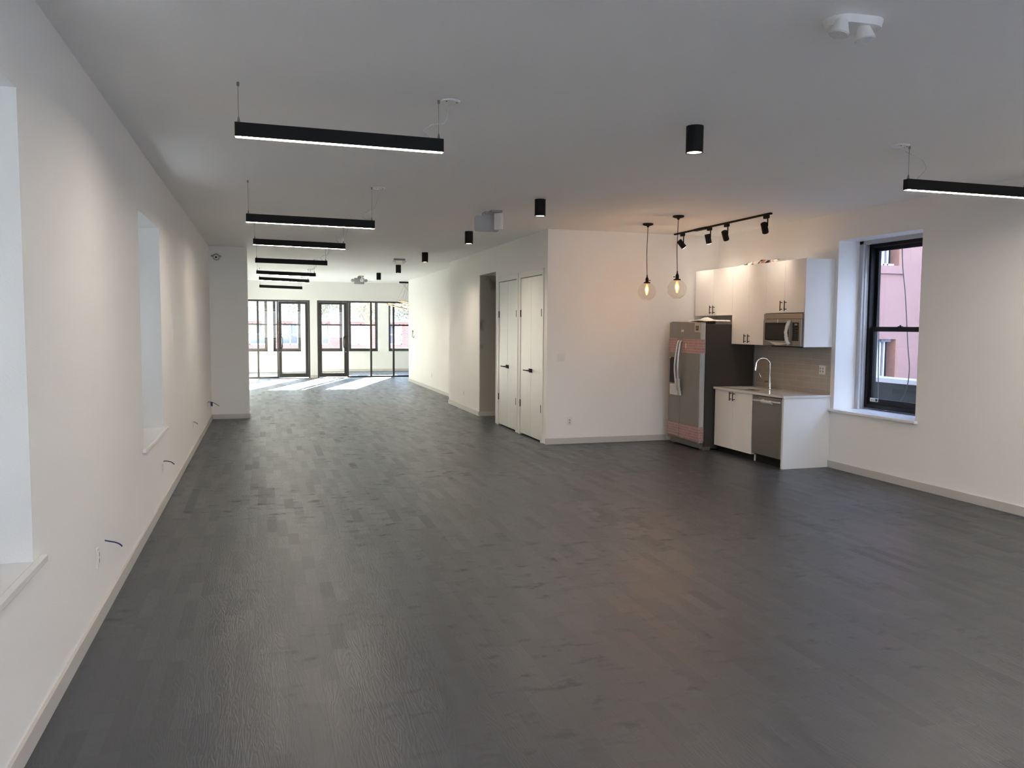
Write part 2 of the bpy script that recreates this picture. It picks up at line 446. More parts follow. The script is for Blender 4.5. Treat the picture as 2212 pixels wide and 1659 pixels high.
ROOT = {}
def obj(name, bm, m, parent=None, world=False, loc=None):
    if world and parent is not None:
        o = parent
        while o.parent: o = o.parent
        bmesh.ops.transform(bm, matrix=o.matrix_basis.inverted(), verts=bm.verts)
    me = bpy.data.meshes.new(name); bm.to_mesh(me); bm.free()
    me.materials.append(m)
    o = bpy.data.objects.new(name, me); C.objects.link(o)
    if parent is not None: o.parent = parent
    if loc: o.location = loc
    return o

def tag(o, label, cat, group=None, kind=None):
    if label: o['label'] = label
    if cat: o['category'] = cat
    if group: o['group'] = group
    if kind: o['kind'] = kind
    return o

def thing(name, label, cat, loc=(0, 0, 0), rz=0.0, group=None, kind=None):
    o = bpy.data.objects.new(name, None); C.objects.link(o)
    o.location = loc; o.rotation_euler = (0, 0, rz)
    o.matrix_basis = Matrix.Translation(Vector(loc)) @ Matrix.Rotation(rz, 4, 'Z')
    return tag(o, label, cat, group, kind)

def struct(name, bm, m, parent=None, label=None):
    o = obj(name, bm, m, parent)
    if parent is None: o['kind'] = 'structure'
    if label: o['label'] = label
    return o

def dup(root, loc, rz=None, label=None, group=None):
    def cp(o, par):
        c = o.copy(); C.objects.link(c)
        if par is not None: c.parent = par
        for ch in [x for x in bpy.data.objects if x.parent == o and x.name not in made]:
            made.add(cp(ch, c).name)
        return c
    made = set()
    r = cp(root, None)
    r.location = loc
    if rz is not None: r.rotation_euler = (0, 0, rz)
    if label: r['label'] = label
    if group: r['group'] = group
    return r

def rrect(bm, w_, h_, r, t, seg=5):
    """rounded slab w x h (x,z) centred, thickness t along y"""
    pts = []
    for cx, cz, a0 in ((w_/2-r, h_/2-r, 0), (-w_/2+r, h_/2-r, PI/2), (-w_/2+r, -h_/2+r, PI), (w_/2-r, -h_/2+r, 3*PI/2)):
        for k in range(seg + 1):
            a = a0 + PI/2 * k / seg
            pts.append((cx + r*math.cos(a), cz + r*math.sin(a)))
    f = [bm.verts.new((x, -t/2, z)) for x, z in pts]; b = [bm.verts.new((x, t/2, z)) for x, z in pts]
    bm.faces.new(f); bm.faces.new(list(reversed(b)))
    n = len(pts)
    for i in range(n): bm.faces.new((f[i], b[i], b[(i+1) % n], f[(i+1) % n]))
    bmesh.ops.recalc_face_normals(bm, faces=bm.faces)
    return bm

# ------------------------------------------------------------------ room shell
XL, XC, XN, XF, XR = -0.945, -0.285, 3.979, 4.355, 6.802
YC, YK, YN, YFE, YG, YS = 15.743, 11.192, 17.77, 25.27, 27.382, 31.0
YB = -3.0
XW = 6.6           # right wall of the front part

struct('floor', box(B(), XL - 0.5, XR + 0.45, YB - 0.2, YS + 0.4, -0.12, 0), FLOOR)
struct('ceiling', box(B(), XL - 0.5, XR + 0.45, YB - 0.2, YS + 0.4, H, H + 0.2), CEIL)
struct('upper_sun_block', box(B(), XL - 0.45, XR + 0.42, YB - 0.3, YS + 0.38, H + 0.2, 13.0), NEIGH)  # unseen block added to keep sun off the wall beyond the left windows
# left wall with two deep window openings (third one is behind the camera)
LW = [(0.2, 1.55, 0.715, 2.70), (2.45, 3.78, 0.715, 2.70), (7.05, 8.41, 0.715, 2.655)]
def lw_empty(x, y, z):
    return any(a < y < b and c < z < d for a, b, c, d in LW)
struct('wall_left', solid([XL - 0.45, XL], [YB, 0.2, 1.55, 2.45, 3.78, 7.05, 8.41, YS], [0, 0.715, 2.655, 2.70, H], lw_empty), PAINT)
struct('wall_pier', box(B(), XL, XC, YC, YC + 0.5, 0, H), PAINT)
BW = [(-0.3, 1.2), (2.0, 3.5), (4.3, 5.8)]  # openings for the rear windows added as fill
struct('wall_back', solid([XL - 0.45, -0.3, 1.2, 2.0, 3.5, 4.3, 5.8, XR + 0.42], [YB - 0.3, YB], [0, 0.715, 2.80, H],
       lambda x, y, z: 0.715 < z < 2.80 and any(a < x < b for a, b in BW)), PAINT)
RW = (7.085, 8.41, 0.715, 2.83)
struct('wall_right', solid([XR, XR + 0.42], [YB, 1.0, 2.35, RW[0], RW[1], YK + 0.3], [0, RW[2], RW[3], H],
       lambda x, y, z: (RW[0] < y < RW[1] or 1.0 < y < 2.35) and RW[2] < z < RW[3]), PAINT)  # the nearer opening is added, out of view, for fill daylight
struct('wall_kitchen', box(B(), XN + 0.5, XR, YK, YK + 0.3, 0, H), PAINT)
# closet wall: recesses for two closets and an open doorway
CL = [(12.66, 13.72), (11.40, 12.46)]
DW = (13.95, 15.10, 2.72)
def cw_empty(x, y, z):
    if DW[0] < y < DW[1] and z < DW[2]: return True
    return x < XN + 0.09 and z < 2.53 and any(a < y < b for a, b in CL)
struct('wall_closets', solid([XN, XN + 0.09, XN + 0.5], [YK, 11.40, 12.46, 12.66, 13.72, DW[0], DW[1], YN], [0, 2.53, DW[2], H], cw_empty), PAINT)
bm = B()
box(bm, XN + 0.5, 5.6, DW[1], DW[1] + 0.1, 0, H)
box(bm, XN + 0.5, 5.6, DW[0] - 0.1, DW[0], 0, H)
box(bm, 5.5, 5.6, DW[0], DW[1], 0, H)
box(bm, XN + 0.012, XN + 0.5, DW[1] - 0.012, DW[1], 0, DW[2])
struct('wall_passage', bm, PLASTER)
struct('wall_corridor', box(B(), XF, XF + 0.25, YN, YFE, 0, H), PAINT)
struct('wall_corridor_end', box(B(), XF + 0.25, XW, YFE - 0.25, YFE, 0, H), PAINT)
struct('wall_front_right', solid([XW, XW + 0.25], [YFE - 0.25, YS], [0, H]), PAINT)
# bulkhead and pier of the glazed partition
struct('wall_partition', solid([XL, 1.445, 1.682, XW], [YG, YG + 0.14], [0, 2.556, H],
       lambda x, y, z: z < 2.556 and not (1.445 < x < 1.682)), PAINT)
FW = [(-0.80, 0.118), (0.318, 1.31), (1.80, 2.831), (3.062, 4.17), (4.57, 5.60)]
FZ = (0.76, 2.80)
xs = [XL - 0.45] + [c for a in FW for c in a] + [XW + 0.25]
struct('wall_street', solid(xs, [YS, YS + 0.38], [0, FZ[0], FZ[1], H],
       lambda x, y, z: FZ[0] < z < FZ[1] and any(a < x < b for a, b in FW)), PAINT)

BH, BT = 0.09, 0.016
def base(name, *segs):
    bm = B()
    for s in segs: box(bm, *s, 0, BH, bev=0.002)
    struct(name, bm, TRIM)
base('baseboard_left', (XL, XL + BT, YB, YC), (XL, XL + BT, YC + 0.5, YG))
base('baseboard_pier', (XL + BT, XC + BT, YC - BT, YC), (XC, XC + BT, YC, YC + 0.5))
base('baseboard_kitchen', (XN - BT, 5.95, YK - BT, YK))
base('baseboard_right', (XR - BT, XR, YB, 8.485))
base('baseboard_closets', (XN - BT, XN, DW[1], YN))
base('baseboard_passage', (XN, 5.5, DW[1] - BT - 0.012, DW[1] - 0.012))
base('baseboard_corridor', (XF - BT, XF, YN + BT, YFE + BT), (XN - BT, XN + 0.3, YN, YN + BT))
base('baseboard_partition', (1.445 - BT*0, 1.682, YG - BT, YG))
base('baseboard_street', (XL, XW, YS - BT, YS))

# ------------------------------------------------------------------ windows
def dh_window(name, x0, x1, z0, z1, fr, dep, m, origin, rz, label, rail=None, bot=0.07, casing=None):
    """double-hung window, local x across, local +y outwards, seen from -y"""
    t = thing(name, label, None, origin, rz, kind='structure')
    zr = rail if rail else (z0 + z1) / 2
    bm = B()
    for a in ((x0, x0 + fr, z0, z1), (x1 - fr, x1, z0, z1), (x0, x1, z1 - fr, z1), (x0, x1, z0, z0 + fr * 0.8)):
        box(bm, a[0], a[1], 0, dep, a[2], a[3], bev=0.003)
    obj('window_frame', bm, m, t)
    s = 0.045
    xa, xb = x0 + fr, x1 - fr
    def sash(nm, za, zb, ya, b0, b1):
        bm = B()
        box(bm, xa, xa + s, ya, ya + 0.035, za, zb); box(bm, xb - s, xb, ya, ya + 0.035, za, zb)
        box(bm, xa + s, xb - s, ya, ya + 0.035, za, za + b0); box(bm, xa + s, xb - s, ya, ya + 0.035, zb - b1, zb)
        o = obj(nm, bm, m, t)
        obj('pane', box(B(), xa + s, xb - s, ya + 0.015, ya + 0.021, za + b0, zb - b1), GLASS, o)
        return o
    lo = sash('lower_sash', z0 + fr * 0.8, zr + 0.022, dep * 0.25, bot, 0.058)
    sash('upper_sash', zr - 0.030, z1 - fr, dep * 0.25 + 0.04, 0.05, 0.045)
    bm = B()
    xm = xa + (xb - xa) * 0.42
    box(bm, xm - 0.03, xm + 0.03, dep * 0.25 + 0.002, dep * 0.25 + 0.03, zr + 0.022, zr + 0.030)
    cyl(bm, (xm, dep * 0.25 + 0.015, zr + 0.03), (xm, dep * 0.25 + 0.015, zr + 0.042), 0.012, seg=12)
    obj('sash_lock', bm, m, t)
    return t

# right window beside the kitchen: local +y points to world +X, local x points to world -Y
wr = dh_window('window_1', -8.36, -(RW[0] + 0.05), 0.765, 2.835 - 0.03, 0.055, 0.14, BLKFR, (7.20, 0, 0), -PI / 2,
               'black double-hung window in the right wall beside the kitchen', rail=1.752, bot=0.075)
bm = B()   # weathered casing between plaster jamb and frame
box(bm, 7.11, 7.22, 8.345, 8.41, 0.745, 2.83)
box(bm, 7.11, 7.22, RW[0], RW[0] + 0.06, 0.745, 2.83)
box(bm, 7.11, 7.22, RW[0], 8.41, 2.79, 2.83)
tube(bm, [(7.15, 8.343, 0.75), (7.15, 8.343, 2.79)], 0.012, smooth=False); tube(bm, [(7.19, 8.347, 0.75), (7.19, 8.347, 2.79)], 0.012, smooth=False)
obj('casing', bm, GREYFR, wr, world=True)
bm = B()
box(bm, XR - 0.0005, 7.24, RW[0] + 0.001, RW[1] - 0.001, 0.716, 0.745); box(bm, XR - 0.045, XR - 0.0005, 7.05, 8.47, 0.716, 0.745, bev=0.003)
obj('window_sill', bm, SILLM, wr, world=True)
bm = B(); box(bm, 7.233, 7.236, 8.135, 8.275, 0.845, 0.89)
st = obj('sticker', bm, PAPER, wr, world=True); st['label'] = 'white rectangular sticker in the lower pane corner'
bm = B(); box(bm, 7.2325, 7.2335, 8.145, 8.185, 0.852, 0.883); box(bm, 7.2325, 7.2335, 8.20, 8.262, 0.862, 0.869)
obj('sticker_print', bm, INK, st, world=True)

for n_, (a, b, c, d) in zip((2, 3, 4), LW):
    q = dh_window('window_%d' % n_, a + 0.03, b - 0.03, c + 0.05, d - 0.02, 0.055, 0.12, BLKFR, (XL - 0.30, 0, 0), PI / 2,
                  ['black double-hung window in the left wall behind the camera', 'black double-hung window deep in the nearest left wall opening',
                   'black double-hung window deep in the farther left wall opening'][n_ - 2])
    bm = B(); box(bm, XL - 0.31, XL + 0.0005, a + 0.001, b - 0.001, c + 0.001, c + 0.03); box(bm, XL + 0.0005, XL + 0.03, a - 0.08, b + 0.11, c, c + 0.03, bev=0.003)
    sl = obj('window_sill', bm, SILLM, q, world=True)
    bm = B(); box(bm, XL - 0.33, XL - 0.29, a, a + 0.032, c, d); box(bm, XL - 0.33, XL - 0.29, b - 0.032, b, c, d); box(bm, XL - 0.33, XL - 0.29, a, b, d - 0.022, d)
    obj('casing', bm, PAINT, q, world=True)
dh_window('window_12', -2.32, -1.03, 0.765, 2.80, 0.055, 0.14, BLKFR, (7.20, 0, 0), -PI / 2, 'added fill-light window in the right wall, outside the picture')  # unseen window added to let in fill daylight
for n_, (a, b) in enumerate(BW):  # unseen rear windows added to bring fill daylight into the room
    dh_window('window_%d' % (13 + n_), -b + 0.02, -a - 0.02, 0.735, 2.78, 0.055, 0.12, BLKFR, (0, YB - 0.08, 0), PI, 'added fill-light window in the wall behind the camera, %s of three' % ('first', 'second', 'third')[n_])
for n_, (a, b) in enumerate(FW):
    q = dh_window('window_%d' % (n_ + 5), a, b, FZ[0], FZ[1], 0.05, 0.12, BRONZE, (0, YS + 0.10, 0), 0,
                  'dark double-hung street window of the front room, %s from the left' % ['first', 'second', 'third', 'fourth', 'fifth'][n_], rail=1.765)
    obj('window_sill', box(B(), a - 0.05, b + 0.05, YS - 0.04, YS + 0.12, FZ[0] - 0.03, FZ[0]), SILLM, q, world=True)

# ------------------------------------------------------------------ glazed partition: fixed lights and two doors
def glazing(name, x0, x1, mull, label):
    t = thing(name, label, None, (x0, YG, 0), kind='structure')
    z1 = 2.556
    bm = B()
    box(bm, x0, x1, YG + 0.02, YG + 0.10, z1 - 0.055, z1); box(bm, x0, x1, YG + 0.02, YG + 0.10, 0, 0.05)
    for m_ in mull: box(bm, m_ - 0.03, m_ + 0.03, YG + 0.02, YG + 0.10, 0.05, z1 - 0.055)
    obj('frame', bm, BRONZE, t, world=True)
    e = [x0] + mull + [x1]
    for a, b in zip(e, e[1:]):
        obj('pane', box(B(), a + 0.005, b - 0.005, YG + 0.055, YG + 0.063, 0.05, z1 - 0.055), GLASS, t, world=True)
glazing('window_10', XL, 0.40, [-0.19], 'fixed glazing left of the left glass door in the far partition')
glazing('window_11', 2.70, XW, [3.45, 4.21, 5.0, 5.8], 'fixed glazing right of the right glass door in the far partition')

def glass_door(name, x0, x1, hx, label):
    t = thing(name, label, None, (x0, YG, 0), kind='structure')
    bm = B(); z1 = 2.556
    box(bm, x0, x0 + 0.045, YG, YG + 0.12, 0, z1); box(bm, x1 - 0.045, x1, YG, YG + 0.12, 0, z1); box(bm, x0 + 0.045, x1 - 0.045, YG, YG + 0.12, z1 - 0.045, z1)
    obj('door_frame', bm, BRONZE, t, world=True)
    a, b = x0 + 0.05, x1 - 0.05
    bm = B(); s = 0.095
    box(bm, a, a + s, YG + 0.02, YG + 0.075, 0.025, z1 - 0.05); box(bm, b - s, b, YG + 0.02, YG + 0.075, 0.025, z1 - 0.05)
    box(bm, a + s, b - s, YG + 0.02, YG + 0.075, 0.025, 0.155); box(bm, a + s, b - s, YG + 0.02, YG + 0.075, 2.43, z1 - 0.05)
    lf = obj('door_leaf', bm, BRONZE, t, world=True)
    obj('pane', box(B(), a + s, b - s, YG + 0.045, YG + 0.053, 0.155, 2.43), GLASS, lf, world=True)
    bm = B(); dx = 0.07 if hx < (x0 + x1) / 2 else -0.07
    tube(bm, [(hx, YG + 0.02, 1.37), (hx, YG - 0.03, 1.37), (hx + dx, YG - 0.045, 1.34), (hx + dx, YG - 0.045, 1.02), (hx, YG - 0.03, 0.99), (hx, YG + 0.02, 0.99)], 0.014)
    obj('door_handle', bm, BLACK, lf, world=True)
    bm = B(); cyl(bm, (hx, YG + 0.015, 0.86), (hx, YG + 0.022, 0.86), 0.015, seg=16)
    obj('lock_cylinder', bm, CHROME, lf, world=True)
glass_door('door_1', 0.40, 1.445, 0.49, 'dark framed glass door left of the white pier')
glass_door('door_2', 1.682, 2.70, 2.605, 'dark framed glass door right of the white pier')

# ------------------------------------------------------------------ closet doors
def closet(name, y0, y1, label):
    t = thing(name, label, None, (XN, y0, 0), kind='structure')
    xo = XN - 0.014
    bm = B()
    box(bm, xo, XN, y0 - 0.065, y0 + 0.005, 0, 2.615, bev=0.002); box(bm, xo, XN, y1 - 0.005, y1 + 0.065, 0, 2.615, bev=0.002)
    box(bm, xo, XN, y0 + 0.005, y1 - 0.005, 2.525, 2.615, bev=0.002)
    box(bm, xo - 0.006, XN, y0 - 0.07, y0 + 0.012, 0, 0.13, bev=0.002); box(bm, xo - 0.006, XN, y1 - 0.012, y1 + 0.07, 0, 0.13, bev=0.002)
    obj('door_frame', bm, DOORP, t, world=True)
    ym = (y0 + y1) / 2
    for (a, b, sgn) in ((y0 + 0.012, ym - 0.003, 1), (ym + 0.003, y1 - 0.012, -1)):
        lf = obj('door_leaf', box(B(), XN - 0.004, XN + 0.035, a, b, 0.025, 2.515, bev=0.002), DOORP, t, world=True)
        hy = b - 0.04 if sgn == 1 else a + 0.04
        bm = B()
        box(bm, XN - 0.016, XN - 0.004, hy - 0.03, hy + 0.03, 1.03, 1.09, bev=0.002)
        cyl(bm, (XN - 0.012, hy, 1.06), (XN - 0.065, hy, 1.06), 0.010, seg=12)
        box(bm, XN - 0.078, XN - 0.060, hy - sgn * 0.135, hy + sgn * 0.012, 1.052, 1.068, bev=0.002)
        obj('door_handle', bm, BLACK, lf, world=True)
        hy = a if sgn == 1 else b
        for z in (0.45, 1.90):
            obj('hinge', box(B(), XN - 0.0155, XN - 0.004, hy - 0.013, hy + 0.013, z, z + 0.115, bev=0.001), BLACK, lf, world=True)
closet('door_3', CL[0][0], CL[0][1], 'white double closet door next to the open passage')
closet('door_4', CL[1][0], CL[1][1], 'white double closet door next to the room corner')

# ------------------------------------------------------------------ outlets, switches, cables
def outlet(loc, rz, label, two=False, switch=False, name='wall_outlet', cat='outlet', group='white wall outlets'):
    """faces local -y"""
    t = thing(name, label, cat, loc, rz, group)
    w_ = 0.116 if two else 0.072
    obj('cover_plate', box(B(), -w_/2, w_/2, -0.007, 0, -0.058, 0.058, bev=0.002), PLASTIC, t)
    for cx in ((-0.023, 0.023) if two else (0,)):
        s = obj('rocker' if switch else 'receptacle', box(B(), cx - 0.017, cx + 0.017, -0.011, -0.006, -0.034, 0.034, bev=0.001), PLASTIC, t)
        if not switch:
            for z in (-0.019, 0.019):
                obj('socket', box(B(), cx - 0.012, cx + 0.012, -0.0122, -0.0105, z - 0.011, z + 0.011, bev=0.0005), GREYPL, s)
    return t
for (y, z, lb) in ((5.09, 0.395, 'white outlet low on the left wall, nearest the camera'), (8.17, 0.395, 'white outlet low on the left wall below the far window opening'),
                   (11.63, 0.39, 'white outlet low on the left wall, third from the camera'), (14.57, 0.385, 'white outlet low on the left wall close to the pier')):
    outlet((XL, y, z), PI / 2, lb)
outlet((4.346, YK, 0.338), 0, 'white outlet low on the wall between closet corner and fridge')
outlet((XN, 16.35, 0.35), -PI / 2, 'white outlet low on the wall past the open passage')
outlet((XF, 21.6, 0.40), -PI / 2, 'white outlet low on the far corridor wall')
outlet((4.202, YK, 1.295), 0, 'white two-rocker light switch on the wall left of the fridge', True, True, 'light_switch', 'light switch', 'wall switches')
outlet((XR - 0.0095, 8.63, 1.222), -PI / 2, 'white double outlet on the tiled backsplash', True)
outlet((0.62, YS, 0.40), 0, 'small white outlet on the street wall seen through the left glass door')

def cable(name, pts, r, m, label):
    o = obj(name, tube(B(), pts, r), m); return tag(o, label, 'cable', 'loose cable ends')
cable('data_cable', [(XL - 0.005, 5.33, 0.435), (XL + 0.03, 5.33, 0.425), (XL + 0.06, 5.32, 0.42), (XL + 0.085, 5.31, 0.41), (XL + 0.10, 5.30, 0.398)], 0.0045, BLUEC,
      'blue cable end poking out of the left wall beside the nearest outlet')
cable('data_cable', [(XL - 0.005, 8.33, 0.43), (XL + 0.03, 8.33, 0.43), (XL + 0.07, 8.32, 0.42), (XL + 0.10, 8.30, 0.40)], 0.0045, DARKC,
      'dark cable end poking out below the far left window opening')
cable('data_cable', [(XL - 0.005, 11.72, 0.42), (XL + 0.03, 11.72, 0.41), (XL + 0.06, 11.71, 0.385)], 0.004, DARKC,
      'short dark cable stub at the third outlet on the left wall')
cable('data_cable', [(XL - 0.005, 14.65, 0.42), (XL + 0.08, 14.64, 0.415), (XL + 0.19, 14.62, 0.35)], 0.005, DARKC,
      'dark cable end with blue tape at the outlet near the pier')
t = obj('tape_flag', box(B(), XL + 0.05, XL + 0.085, 14.63, 14.65, 0.35, 0.415), BLUEC, bpy.data.objects['data_cable.003'])
bm = B()
tube(bm, [(XF - 0.02, 24.32, 1.56), (XF - 0.04, 24.36, 1.60), (XF - 0.03, 24.38, 1.50), (XF - 0.05, 24.34, 1.42), (XF - 0.02, 24.28, 1.39), (XF - 0.01, 24.26, 1.44)], 0.007)
tag(obj('data_cable', bm, DARKC), 'curled grey cable hanging from the corridor wall near the partition', 'cable')

# ------------------------------------------------------------------ linear pendants
def bar_light(x0, x1, y, z0, z1, lit, label, cord='right', group='long black linear pendants', rose=True):
    """z0/z1: top edge height at left / right end"""
    t = thing('linear_pendant', label, 'pendant light', ((x0 + x1) / 2, y, H), 0, group)
    L_ = x1 - x0; hgt, wd = 0.082, 0.05
    cx = (x0 + x1) / 2
    def shear(bm, *_):
        for v in bm.verts: v.co.z += z0 + (z1 - z0) * (v.co.x - x0) / L_
        return bm
    bm = B(); box(bm, x0, x1, y - wd/2, y + wd/2, -hgt + 0.006, 0)       # channel with thin lips round the diffuser
    box(bm, x0, x1, y - wd/2, y - wd/2 + 0.0015, -hgt - 0.0005, -hgt + 0.006); box(bm, x0, x1, y + wd/2 - 0.0015, y + wd/2, -hgt - 0.0005, -hgt + 0.006)
    box(bm, x0, x0 + 0.003, y - wd/2, y + wd/2, -hgt - 0.0005, -hgt + 0.006); box(bm, x1 - 0.003, x1, y - wd/2, y + wd/2, -hgt - 0.0005, -hgt + 0.006)
    obj('housing', shear(bm), BLACK, t, world=True)
    bm = B(); box(bm, x0 + 0.003, x1 - 0.003, y - wd/2 + 0.0015, y + wd/2 - 0.0015, -hgt, -hgt + 0.0055)
    obj('diffuser', shear(bm), LED if lit else LEDOFF, t, world=True)
    for xx in (x0 + 0.022, x1 - 0.028):
        zt = z0 + (z1 - z0) * (xx - x0) / L_
        bm = B(); tube(bm, [(xx, y, zt + 0.02), (xx, y, H)], 0.0016, seg=6, smooth=False)
        wr_ = obj('suspension_wire', bm, WIRE, t, world=True)
        bm = B(); cyl(bm, (xx, y, zt), (xx, y, zt + 0.035), 0.010, 0.004, seg=12)
        obj('gripper', bm, NICKEL, wr_, world=True)
        bm = B(); cyl(bm, (xx, y, H - 0.022), (xx, y, H), 0.008, seg=12)
        obj('anchor', bm, NICKEL, wr_, world=True)
    s = 1 if cord == 'right' else -1
    xe = (x1 - 0.085) if s == 1 else (x0 + 0.10)
    xr = (x1 + 0.045) if s == 1 else (x0 - 0.06)
    ze = z1 if s == 1 else z0
    d = H - ze
    if s == 1: P = [(xe, y, ze), (xe - 0.035, y, ze + 0.05), (xe + 0.02, y + 0.01, ze + 0.09), (xe + 0.09, y, ze + 0.42 * d), (xr - 0.012, y - 0.01, ze + 0.75 * d), (xr, y, H)]
    else: P = [(xe, y, ze), (xe + 0.04, y, ze + 0.04), (xe + 0.09, y, ze + 0.38 * d), (xe + 0.03, y, ze + 0.66 * d), (xr + 0.06, y, H - 0.05), (xr + 0.02, y, H)]
    obj('power_cord', tube(B(), P, 0.003, seg=8), WHITEC, t, world=True)
    if rose:
        bm = B(); lathe(bm, [(0, -0.010), (0.056, -0.010), (0.064, -0.006), (0.066, 0)], (xr, y, H), 28)
        ro = obj('ceiling_rose', bm, PLASTIC, t, world=True)
        for dx_, dy_ in ((0.04, -0.02), (-0.03, -0.035)):
            bm = B(); cyl(bm, (xr + dx_, y + dy_, H - 0.013), (xr + dx_, y + dy_, H - 0.008), 0.005, seg=8)
            obj('screw', bm, INK, ro, world=True)
    return t
bars = [(-0.148, 1.102, 5.105, 2.935, 2.927, True, 'lit black linear pendant nearest the camera, largest of the row'),
        (-0.155, 1.110, 8.485, 2.843, 2.829, True, 'lit black linear pendant, second of the row from the camera'),
        (-0.127, 1.117, 11.7, 2.923, 2.902, True, 'lit black linear pendant, third of the row from the camera'),
        (-0.132, 1.102, 14.9, 2.913, 2.898, False, 'unlit black linear pendant, fourth of the row from the camera'),
        (-0.141, 1.090, 18.1, 2.899, 2.872, True, 'lit black linear pendant, fifth of the row from the camera'),
        (-0.108, 1.120, 21.3, 2.943, 2.902, True, 'lit black linear pendant, sixth of the row from the camera'),
        (-0.117, 1.111, 25.0, 2.920, 2.891, False, 'unlit black linear pendant last in the row, nearest the glass doors')]
for b_ in bars: bar_light(*b_)
bar_light(4.80, 6.03, 5.195, 2.915, 2.915, True, 'lit black linear pendant cut off by the right picture edge', cord='left')
for y_, lb_ in ((1.70, 'just'), (-1.60, 'well')):  # row extended out of view with added pendants for fill light
    bar_light(-0.145, 1.10, y_, 2.93, 2.93, True, 'unseen added fill pendant %s behind the camera on the left' % lb_)
for y_, lb_ in ((3.45, 'beside'), (1.70, 'just behind'), (-1.0, 'well behind')):  # pendants added out of view to brighten the right side
    bar_light(4.80, 6.03, y_, 2.915, 2.915, True, 'unseen added fill pendant %s the camera on the right' % lb_, cord='left')
bm = B(); lathe(bm, [(0, -0.004), (0.09, -0.004), (0.1, 0)], (0.02, 8.44, H), 28)
tag(obj('blank_cover', bm, CEIL), 'flat round blank cover on the ceiling above the second linear pendant', 'cover plate')

# ------------------------------------------------------------------ cylinder downlights
def lamp(name, kind, loc, energy, color, parent, size=0.04, cone=None, aim=None, blend=0.6):
    d = bpy.data.lights.new(name, kind); d.energy = energy; d.color = color; d.shadow_soft_size = size
    if kind == 'SPOT': d.spot_size = cone; d.spot_blend = blend
    o = bpy.data.objects.new(name, d); C.objects.link(o)
    o.parent = parent
    mi = parent.matrix_basis.inverted()
    o.location = mi @ Vector(loc)
    if aim is not None: o.rotation_euler = Vector(aim).to_track_quat('-Z', 'Y').to_euler()
    return o
def downlight(x, y, label):
    t = thing('cylinder_downlight', label, 'downlight', (x, y, H), 0, 'black cylinder downlights')
    R_, h_ = 0.061, 0.185
    bm = B(); lathe(bm, [(0, 0), (R_, 0), (R_, -h_), (R_ - 0.006, -h_), (R_ - 0.008, -h_ + 0.02), (0, -h_ + 0.02)], (0, 0, 0), 40)
    for f in bm.faces: f.smooth = False
    bmesh.ops.recalc_face_normals(bm, faces=bm.faces)
    obj('housing', bm, BLACK, t)
    bm = B(); cyl(bm, (0, 0, -h_ + 0.019), (0, 0, -h_ + 0.006), R_ - 0.0085, seg=40)
    obj('lens', bm, LENS, t)
    lamp('downlight_beam', 'SPOT', (x, y, H - h_ - 0.004), SPOT, (1.0, 0.84, 0.66), t, 0.045, math.radians(150), (0, 0, -1), 1.0)
    return t
for x, y, lb in ((2.935, 5.179, 'black cylinder downlight nearest the camera, largest of the row'), (2.98, 8.657, 'black cylinder downlight second from the camera'),
                 (2.97, 11.91, 'black cylinder downlight third from the camera, beside the grey-white sign panel'), (3.014, 15.61, 'black cylinder downlight fourth from the camera'),
                 (3.043, 19.05, 'black cylinder downlight fifth from the camera, under the small two-lamp fixture'), (2.994, 22.1, 'black cylinder downlight farthest from the camera'),
                 (2.95, 1.70, 'unseen added fill downlight just behind the camera'), (2.95, -1.70, 'unseen added fill downlight well behind the camera')):  # last two added behind the camera for fill light
    downlight(x, y, lb)

